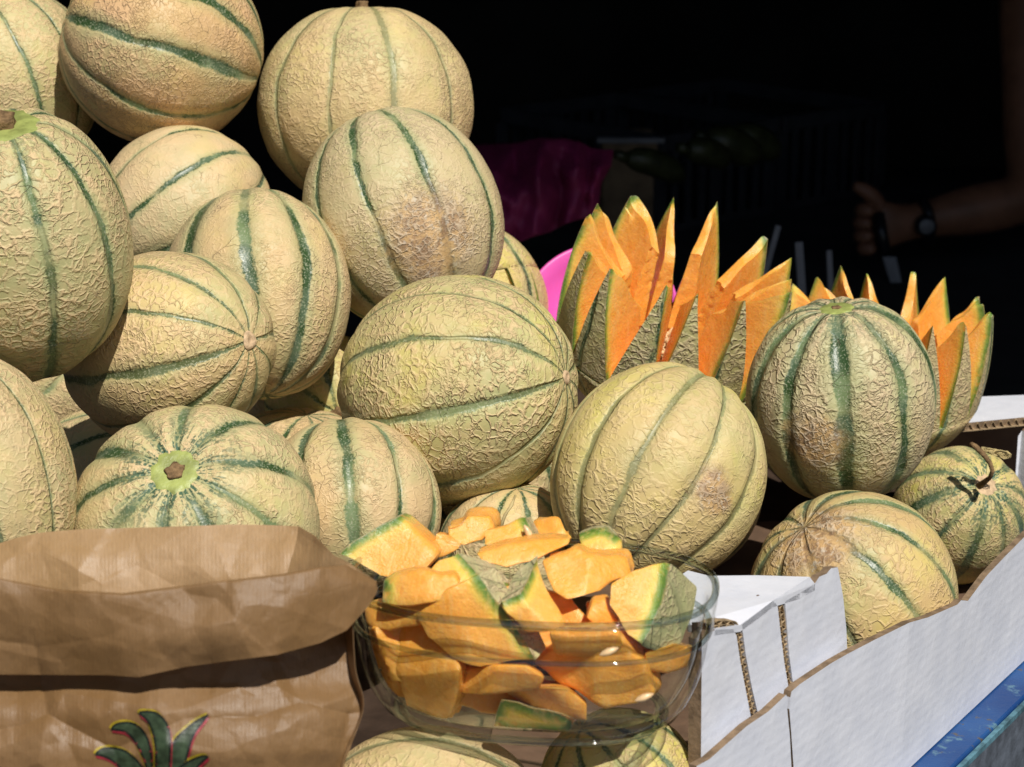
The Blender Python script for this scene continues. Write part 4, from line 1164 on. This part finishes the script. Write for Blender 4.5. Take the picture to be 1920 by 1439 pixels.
tag(bag, 'crumpled brown paper bag with its rim folded down and a printed green leaf crown', 'bag')
bagm = bag.matrix_basis.inverted()
BL = -150
rim = [(BL, 1065, .868), (0, 1085, .868), (110, 1106, .862), (230, 1113, .858), (400, 1092, .858), (530, 1077, .862), (600, 1064, .868), (650, 1060, .876), (706, 1092, .884)]
c0 = [(x, y + 7, d_ - .0016) for x, y, d_ in rim]
c1 = [(BL, 1120, .864), (0, 1130, .864), (230, 1150, .856), (400, 1135, .855), (530, 1122, .858), (600, 1110, .864), (660, 1095, .872), (708, 1102, .883)]
c2_ = [(BL, 1190, .866), (0, 1195, .866), (230, 1205, .856), (400, 1190, .853), (530, 1170, .858), (610, 1150, .866), (670, 1125, .874), (704, 1115, .882)]
c3 = [(BL, 1262, .872), (0, 1265, .872), (200, 1266, .864), (260, 1270, .861), (350, 1250, .859), (440, 1238, .858), (520, 1228, .858), (533, 1224, .860), (600, 1206, .866), (650, 1182, .872), (690, 1138, .879)]
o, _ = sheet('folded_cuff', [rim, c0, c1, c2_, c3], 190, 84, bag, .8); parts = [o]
re_ = lambda y: float(np.interp(y, [1050, 1092, 1150, 1190, 1250, 1330, 1390, 1439, 1600, 1800], [690, 690, 645, 651, 666, 681, 662, 641, 640, 640]))
def frow(y, db, dl=0): return [(BL, y + dl, db + .012), (0, y + dl, db + .008), (150, y, db), (300, y, db - .004), (450, y, db - .002), (560, y, db + .004), (re_(y), y - dl * .3, db + .016)]
body_rows = [[(x, y + 3, d + .0015) for x, y, d in rim[:-1]] + [(690, 1092, .886)], frow(1165, .880), frow(1215, .880), frow(1280, .876), frow(1340, .866), frow(1400, .864), frow(1460, .868), frow(1600, .876), frow(1790, .885)]
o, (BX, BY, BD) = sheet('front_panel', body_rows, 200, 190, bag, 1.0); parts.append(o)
brim = [(BL, 1040, .945), (-20, 1026, .945), (0, 1019, .945), (35, 1008, .944), (80, 999, .943), (150, 993, .942), (300, 989, .942), (430, 984, .941), (500, 985, .940), (560, 987, .938)]
brow = lambda dy, d: [(x, y + dy, q + d) for x, y, q in brim]
o, _ = sheet('back_panel', [brim, brow(60, -.008), brow(130, -.012), brow(300, -.012), brow(560, -.01), brow(800, -.01)], 150, 120, bag, .7); parts.append(o)
g0 = [(560, 987, .938), (590, 1005, .926), (625, 1041, .905), (655, 1056, .892), (706, 1091, .885)]
g1 = [(540, 1060, .930), (575, 1066, .920), (612, 1072, .905), (640, 1078, .893), (696, 1096, .887)]
g2 = [(520, 1140, .925), (560, 1140, .915), (600, 1140, .905), (630, 1142, .896), (660, 1120, .888)]
o, _ = sheet('gusset', [g0, g1, g2], 50, 40, bag, .9); parts.append(o)
def srow(y): e = re_(y); return [(e, y, .876 + .004), (e - 14, y, .895), (e - 30, y, .912), (e - 60, y, .930)]
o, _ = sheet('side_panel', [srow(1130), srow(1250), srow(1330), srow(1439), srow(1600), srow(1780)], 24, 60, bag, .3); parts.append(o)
for o in parts:
    o.matrix_parent_inverse = bagm
    solidify(o, .00022)
# printed leaf crown on the front of the bag
from mathutils.kdtree import KDTree
kd = KDTree(BX.size)
for i, (x, y) in enumerate(zip(BX.ravel(), BY.ravel())): kd.insert((x, y, 0), i)
kd.balance(); BDf = BD.ravel()
def bag_d(x, y):
    r = kd.find_n((x, y, 0), 4); w = [1 / (q[2] + .3) for q in r]
    return sum(BDf[q[1]] * a for q, a in zip(r, w)) / sum(w)
def ink(name, col): return simple(name, col, .45, .35, 300., spec=.35)
INKS = dict(dark=ink('ink_dark', (.008, .012, .009)), green=ink('ink_green', (.035, .055, .028)), yellow=ink('ink_yellow', (.30, .22, .01)), red=ink('ink_red', (.25, .02, .03)), pale=ink('ink_pale', (.10, .12, .10)))
def smooth_poly(pts, n=6):
    out = []; m = len(pts)
    for i in range(m):
        p0, p1, p2, p3 = [np.array(pts[(i + k) % m], float) for k in (-1, 0, 1, 2)]
        for q in range(n):
            f = q / n; out.append(tuple(.5 * (2 * p1 + (p2 - p0) * f + (2 * p0 - 5 * p1 + 4 * p2 - p3) * f * f + (3 * p1 - p0 - 3 * p2 + p3) * f ** 3)))
    return out
def decal(poly, lift, mat, name, parent=bag):
    bm = bmesh.new(); vs = [bm.verts.new((x, y, 0)) for x, y in poly]
    bm.faces.new(vs)
    # grid cut so that the print follows the creases
    xs = [p[0] for p in poly]; ys = [p[1] for p in poly]
    for a in np.arange(min(xs), max(xs), 4.): bmesh.ops.bisect_plane(bm, geom=bm.verts[:] + bm.edges[:] + bm.faces[:], plane_co=(a, 0, 0), plane_no=(1, 0, 0))
    for a in np.arange(min(ys), max(ys), 4.): bmesh.ops.bisect_plane(bm, geom=bm.verts[:] + bm.edges[:] + bm.faces[:], plane_co=(0, a, 0), plane_no=(0, 1, 0))
    for v in bm.verts: v.co = P(v.co.x, v.co.y, bag_d(v.co.x, v.co.y) - lift)
    me = bpy.data.meshes.new(name); bm.to_mesh(me); bm.free(); me.materials.append(mat)
    o = bpy.data.objects.new(name, me); COL.objects.link(o); o.parent = parent; o.matrix_parent_inverse = parent.matrix_basis.inverted() if parent is bag else Matrix.Identity(4)
    return o
LEAVES = [
 [(178, 1416), (185, 1406), (200, 1401), (225, 1403), (245, 1413), (262, 1430), (278, 1456), (250, 1470), (230, 1448), (212, 1430), (195, 1421)],
 [(208, 1369), (212, 1360), (226, 1354), (246, 1354), (262, 1362), (275, 1378), (283, 1400), (287, 1430), (290, 1462), (277, 1448), (263, 1414), (250, 1390), (235, 1375), (218, 1371)],
 [(391, 1341), (384, 1342), (364, 1353), (345, 1368), (328, 1385), (318, 1408), (312, 1462), (340, 1455), (352, 1420), (361, 1388), (370, 1370), (381, 1356)],
 [(391, 1420), (381, 1416), (365, 1421), (345, 1431), (328, 1448), (330, 1466), (356, 1456), (375, 1436)],
 [(260, 1337), (266, 1333), (289, 1334), (304, 1343), (315, 1358), (320, 1376), (321, 1400), (316, 1462), (292, 1462), (290, 1405), (284, 1374), (275, 1353), (264, 1343)]]
for i, L in enumerate(LEAVES):
    S_ = smooth_poly(L, 4)
    base = decal(S_, .00052 + i * .00012, INKS['dark'], 'printed_leaf')
    base['label'] = ['lower left', 'upper left', 'upper right', 'lower right', 'middle'][i] + ' leaf of the printed crown'
    def sub(poly, lift, mat, nm):
        o = decal(poly, lift, INKS[mat], nm); o.parent = base; o.matrix_parent_inverse = Matrix.Identity(4)
        return o
    sub([(x - 2.6, y - 3.2) for x, y in S_], .00040 + i * .00012, 'yellow', 'yellow_fringe')
    sub([(x + 2.2, y + 4.6) for x, y in S_], .00046 + i * .00012, 'red', 'red_fringe')
    cx = sum(p[0] for p in S_) / len(S_); cy = sum(p[1] for p in S_) / len(S_)
    S2 = []
    m = len(S_)
    for k in range(m):
        a = np.array(S_[k - 2]); b = np.array(S_[(k + 2) % m]); t_v = b - a; nn = np.array([-t_v[1], t_v[0]]); nn /= np.linalg.norm(nn) + 1e-9
        q = np.array(S_[k]); c_ = np.array([cx, cy])
        if np.dot(nn, c_ - q) < 0: nn = nn
        S2.append(tuple(q))
    ar = sum(S_[k][0] * S_[(k + 1) % m][1] - S_[(k + 1) % m][0] * S_[k][1] for k in range(m))
    S2 = []
    for k in range(m):
        a = np.array(S_[k - 1]); b = np.array(S_[(k + 1) % m]); tv = b - a; nn = np.array([-tv[1], tv[0]]) * (1 if ar > 0 else -1); nn /= np.linalg.norm(nn) + 1e-9
        S2.append(tuple(np.array(S_[k]) + nn * 4.2))
    # drop self-crossing tips
    S2 = [p for p, q in zip(S2, S_) if min(math.hypot(p[0] - r[0], p[1] - r[1]) for r in S_) > 3.4]
    if len(S2) > 5: sub(S2, .00060 + i * .00012, 'green', 'leaf_green')

#@@END2
# ------------------------------------------------------------------ shaded back of the stall
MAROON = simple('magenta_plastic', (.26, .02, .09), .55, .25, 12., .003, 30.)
fr_ = [[(870, 272, 2.30), (930, 269, 2.30), (965, 268, 2.28), (1010, 259, 2.26), (1050, 259, 2.26), (1085, 264, 2.27), (1106, 277, 2.29), (1128, 281, 2.28), (1150, 281, 2.30)],
       [(870, 320, 2.24), (930, 322, 2.22), (965, 318, 2.25), (1010, 312, 2.21), (1050, 320, 2.24), (1085, 315, 2.20), (1106, 318, 2.24), (1128, 312, 2.22), (1146, 312, 2.26)],
       [(870, 370, 2.22), (930, 372, 2.20), (965, 368, 2.23), (1010, 366, 2.19), (1050, 372, 2.22), (1085, 366, 2.19), (1100, 362, 2.22), (1115, 352, 2.22), (1128, 342, 2.25)],
       [(870, 455, 2.22), (930, 452, 2.20), (965, 458, 2.22), (1000, 444, 2.20), (1030, 436, 2.22), (1060, 420, 2.20), (1085, 412, 2.22), (1104, 408, 2.22), (1120, 405, 2.24)]]
pk = empty('plastic_sack', P(1010, 400, 2.3)); pk.location.z = TZ - .1
tag(pk, 'dull magenta plastic sheet slumped over a crate in the shade', 'plastic sheet')
V = []
rs = np.array([resample(r, 70) for r in fr_]); nf = noise_field(5, 3, .05)
def cat(rs, nv):
    m = len(rs); t = np.linspace(0, m - 1, nv); G = []
    for q in t:
        k = min(int(q), m - 2); f = q - k; G.append(rs[k] * (1 - f) + rs[k + 1] * f)
    return np.array(G)
G = cat(rs, 40)
V = [P(x, y, d) - pk.location for x, y, d in zip(G[..., 0].ravel(), G[..., 1].ravel(), (G[..., 2] + .012 * nf(np.stack([G[..., 0].ravel(), G[..., 1].ravel(), 0 * G[..., 0].ravel()], -1)).reshape(G.shape[:2])).ravel())]
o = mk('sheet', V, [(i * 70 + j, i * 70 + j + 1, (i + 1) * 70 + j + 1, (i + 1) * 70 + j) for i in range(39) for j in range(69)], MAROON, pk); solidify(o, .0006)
TZ2 = TZ - .16                                     # second trestle table
BLACKP = simple('dark_crate_plastic', (.028, .03, .036), .5, .2, 20.)
GREYP = simple('grey_metal', (.16, .165, .18), .45, .2, 30.)
WOODP = simple('pale_plywood', (.15, .10, .055), .8, .3, 30.)
TCLOTH = simple('dark_tabletop', (.03, .03, .03), .9, .2, 10.)
t2 = empty('table', (.75, 3.0, 0)); tag(t2, 'dark second table in the shade carrying the crates of vegetables', 'table')
m_ = MB(); m_.box((0, 0, TZ2 - .015), (2.6, 1.5, .03)); m_.build('top', TCLOTH, t2)
for sx in (-1.2, 1.2):
    for sy in (-.68, .68):
        m_ = MB(); m_.box((sx, sy, (TZ2 - .03) / 2), (.05, .05, TZ2 - .031)); m_.build('leg', TCLOTH, t2)
def crate(label, a, b, depth, h, mat, d_slat=.03, group='crates in the shade at the back'):
    """a, b: front bottom corners (world)"""
    a = Vector(a); b = Vector(b); L = (b - a).length; ax = (b - a).normalized(); n = Vector((-ax.y, ax.x, 0))
    root = empty('crate', a); root.rotation_euler = (0, 0, math.atan2(ax.y, ax.x)); tag(root, label, 'crate', group)
    m_ = MB(); m_.box((L / 2, depth / 2, .006), (L, depth, .012)); m_.build('base', mat, root)
    m_ = MB()
    for (c, s_) in (((L / 2, 0, h - .012), (L, .010, .024)), ((L / 2, depth, h - .012), (L, .010, .024)), ((0, depth / 2, h - .012), (.010, depth - .011, .024)), ((L, depth / 2, h - .012), (.010, depth - .011, .024))): m_.box(c, s_)
    bevel(m_.build('rim', mat, root), .002)
    for k in range(int(L / d_slat) + 1):
        x = min(L, k * d_slat)
        for yy in (0, depth):
            m_ = MB(); m_.box((x, yy, (h - .024) / 2 + .006), (.010 if k % 4 else .022, .006, h - .0375)); m_.build('slat', mat, root)
    return root
p0 = on_z(1236, 452, TZ2 + .001); 
crate('dark plastic crate of courgettes seen end on behind the larger carved melon', on_z(1236, 440, TZ2 + .001), on_z(1452, 398, TZ2 + .001), .36, .15, BLACKP)
crate('dark plastic crate further right beside the pointing hand', on_z(1462, 396, TZ2 + .001), on_z(1650, 360, TZ2 + .001), .36, .15, BLACKP)
wb = empty('wooden_tray', on_z(1130, 440, TZ2 + .001)); tag(wb, 'small plywood tray with a pale rim beside the magenta sheet', 'tray')
w0 = on_z(1130, 440, TZ2 + .001); w1 = on_z(1228, 438, TZ2 + .001); Lw = (w1 - w0).length
m_ = MB(); m_.box((Lw / 2, 0, .07), (Lw, .008, .14)); m_.build('front_panel', WOODP, wb)
m_ = MB(); m_.box((Lw / 2, .12, .07), (Lw, .008, .14)); m_.build('back_panel', WOODP, wb)
m_ = MB(); m_.box((Lw / 2, -.004, .144), (Lw + .02, .018, .007)); m_.build('rim', GREYP, wb)
COUR = simple('courgette_skin', (.026, .030, .010), .4, .4, 60.)
def courg(label, x0, y0, x1, y1, d, r):
    a = P(x0, y0, d); b = P(x1, y1, d + .05); o_ = empty('courgette', a); tag(o_, label, 'courgette', 'courgettes in the dark crate')
    m_ = MB(); pts = [(b - a) * t + Vector((0, 0, .006 * math.sin(t * 3.1))) for t in [i / 8 for i in range(9)]]
    m_.tube(pts, [r * k for k in (.45, .8, .95, 1, 1, 1, .95, .8, .35)], 12); m_.build('fruit', COUR, o_, True)
    m_ = MB(); m_.tube([-(b - a).normalized() * .018, Vector((0, 0, 0))], [r * .35, r * .42], 8); m_.build('stalk', COUR, o_, True)
courg('left courgette sticking out over the crate rim', 1176, 297, 1280, 335, 2.62, .017)
courg('middle courgette slanting down behind the crate rim', 1290, 282, 1362, 306, 2.66, .018)
courg('upper courgette lying across the crate', 1325, 262, 1420, 300, 2.70, .022)
courg('right courgette with its tip towards the next crate', 1378, 252, 1456, 292, 2.74, .020)
# pale legs of a folding stand
sg = empty('folding_stand', P(1450, 600, 2.35)); sg.location.z = 0; tag(sg, 'folding stand with pale legs in the dark behind the carved melons', 'stand')
for (x0, y0, x1, y1, w_) in ((1459, 424, 1440, 492, 14), (1497, 455, 1504, 560, 20), (1554, 470, 1558, 560, 14)):
    a = P(x0, y0, 2.35); b = P(x1, y1, 2.35); dn = (b - a); e = a + dn * ((a.z - .002) / (a.z - b.z) if a.z > b.z else 1)
    if w_ == 14 and x0 < 1500: e = b + (b - a) * 3
    m_ = MB(); r = w_ / F * 2.35 / 2
    m_.tube([a - sg.location, Vector((e.x, e.y, max(.0, e.z))) - sg.location], r, 4); m_.build('leg', GREYP, sg)
# ------------------------------------------------------------------ the vendor
def skin_obj(name, verts, edges, radii, mat, parent, sub=2, root=0):
    me = bpy.data.meshes.new(name); me.from_pydata([tuple(v) for v in verts], edges, []); me.materials.append(mat)
    o = bpy.data.objects.new(name, me); COL.objects.link(o); o.parent = parent
    m = o.modifiers.new('Skin', 'SKIN'); m.use_smooth_shade = True; m.branch_smoothing = .4
    for i, r in enumerate(radii):
        r = r if isinstance(r, tuple) else (r, r)
        me.skin_vertices[0].data[i].radius = r; me.skin_vertices[0].data[i].use_root = (i == root)
    ms = o.modifiers.new('sub', 'SUBSURF'); ms.levels = sub; ms.render_levels = sub
    return o
SKIN = simple('skin', (.20, .09, .05), .5, .15, 30.); NAVY = simple('navy_shirt', (.02, .035, .06), .9, .2, 20.); JEAN = simple('grey_apron', (.10, .11, .13), .9, .2, 20.)
HAIR = simple('dark_hair', (.02, .014, .01), .6, .3, 80.); WATCH = simple('black_watch', (.01, .01, .012), .3, .1, 80.)
D = 3.05
per = empty('person', (P(2150, 0, D).x, P(2150, 0, D).y, 0)); tag(per, 'person in a navy shirt holding a knife, a watch on the wrist', 'person')
def Q(px, py, d): return P(px, py, d) - per.location
sh_l = Q(1935, -140, D); elb = Q(1938, 372, D - .02); wri = Q(1712, 416, D - .06); palm = Q(1664, 420, D - .07)
sh_r = sh_l + Vector((.33, .05, .02)); neck = (sh_l + sh_r) / 2 + Vector((0, 0, .05)); chest = (sh_l + sh_r) / 2 + Vector((0, .0, -.12)); waist = chest + Vector((.02, .02, -.22)); hip = waist + Vector((0, .02, -.16))
vs = [hip, waist, chest, neck, neck + Vector((-.01, -.02, .09)), neck + Vector((-.01, -.03, .17)), neck + Vector((-.01, -.02, .25)),
      sh_l, (sh_l + elb) / 2, elb, (elb * .62 + wri * .38), wri, palm]
rd_ = [(.15, .11), (.13, .10), (.15, .11), .055, .065, .078, .060, .058, .047, .043, .042, .026, (.030, .036)]
ed = [(0, 1), (1, 2), (2, 3), (3, 4), (4, 5), (5, 6), (2, 7), (7, 8), (8, 9), (9, 10), (10, 11), (11, 12)]
def add(par, pts, rr):
    k = par
    for p, r in zip(pts, rr): vs.append(p); rd_.append(r); ed.append((k, len(vs) - 1)); k = len(vs) - 1
    return k
add(2, [sh_r, sh_r + Vector((.07, -.02, -.26)), sh_r + Vector((.02, -.18, -.42)), sh_r + Vector((-.04, -.26, -.44)), sh_r + Vector((-.07, -.29, -.46))], [.058, .045, .038, .026, .034])
for sx in (-.1, .1): add(0, [Vector((hip.x + sx, hip.y, hip.z - .08)), Vector((hip.x + sx, hip.y - .02, .48)), Vector((hip.x + sx, hip.y + .02, .09)), Vector((hip.x + sx, hip.y - .14, .04))], [.10, .065, .045, .035])
add(12, [Q(1648, 384, D - .09), Q(1630, 362, D - .10), Q(1612, 352, D - .10), Q(1598, 347, D - .10)], [.016, .012, .010, .007])     # thumb
for k, (y, L) in enumerate(((392, 0), (416, 4), (440, 2), (463, -4))):
    add(12, [Q(1640, y, D - .085), Q(1616 - L, y + 2, D - .10), Q(1614 - L, y + 4, D - .125), Q(1640 - L, y + 5, D - .135)], [.0125, .0115, .0105, .0095])
bod = skin_obj('body', vs, ed, rd_, SKIN, per)
sv = [hip, waist, chest, neck - Vector((0, 0, .03)), sh_l, (sh_l * .72 + elb * .28), sh_r, sh_r + Vector((.05, -.01, -.15))]
skin_obj('shirt', sv, [(0, 1), (1, 2), (2, 3), (2, 4), (4, 5), (2, 6), (6, 7)], [(.165, .125), (.15, .12), (.17, .13), .07, .075, .062, .075, .062], NAVY, per)
ap = [chest + Vector((0, -.03, -.05)), waist + Vector((0, -.03, 0)), hip + Vector((0, -.03, 0)), hip + Vector((0, -.03, -.35))]
skin_obj('apron', ap, [(0, 1), (1, 2), (2, 3)], [(.15, .13), (.17, .13), (.19, .14), (.2, .13)], JEAN, per)
hv = [neck + Vector((0, .01, .20)), neck + Vector((0, .0, .27)), neck + Vector((0, .04, .14))]
skin_obj('hair', hv, [(0, 1), (0, 2)], [.088, .062, .07], HAIR, per)
for sx in (-1, 1):
    m_ = MB(); c = neck + Vector((-.01 + sx * .028, -.100, .185)); m_.tube([c, c + Vector((0, -.004, 0))], [.010, .006], 10); m_.build('eye', WATCH, per, True)
    m_ = MB(); c = neck + Vector((-.01 + sx * .080, -.02, .175)); m_.tube([c - Vector((0, 0, .025)), c, c + Vector((0, 0, .025))], [.008, .014, .009], 10); m_.build('ear', SKIN, per, True)
m_ = MB(); c = neck + Vector((-.01, -.105, .16)); m_.tube([c + Vector((0, .01, .03)), c, c + Vector((0, .01, -.008))], [.006, .013, .010], 10); m_.build('nose', SKIN, per, True)
m_ = MB(); c = neck + Vector((-.01, -.10, .12)); m_.tube([c - Vector((.024, -.006, 0)), c, c + Vector((.024, .006, 0))], [.003, .006, .003], 8); m_.build('mouth', SKIN, per, True)
m_ = MB(); ax_ = (elb - wri).normalized(); wc = wri + ax_ * .012
s1 = ax_.orthogonal().normalized(); s2 = ax_.cross(s1)
ringp = [wc + (s1 * math.cos(a) + s2 * math.sin(a)) * .031 for a in [i * 2 * math.pi / 24 for i in range(25)]]
m_.tube(ringp, .007, 8); m_.tube([wc + Vector((0, -.030, 0)), wc + Vector((0, -.044, 0))], [.015, .014], 20)
w_ = m_.build('watch', WATCH, per, True)
m_ = MB(); m_.tube([wc + Vector((0, -.0442, 0)), wc + Vector((0, -.0456, 0))], [.011, .010], 20); o = m_.build('watch_face', GREYP, per, True)
kn = empty('knife', P(1655, 470, D - .11)); tag(kn, 'long knife held point down in the hand of the person', 'knife')
m_ = MB(); a = P(1646, 400, D - .108) - kn.location; b = P(1660, 478, D - .108) - kn.location; m_.tube([a, b], [.009, .009], 8); m_.build('handle', WATCH, kn, True)
tip = P(1700, 640, D - .11) - kn.location; c = P(1680, 482, D - .108) - kn.location; b2 = P(1655, 482, D - .108) - kn.location
m_ = MB(); m_.prism([b2, c, P(1706, 600, D - .11) - kn.location, tip, P(1688, 590, D - .11) - kn.location], (0, .0016, 0)); m_.build('blade', GREYP, kn)
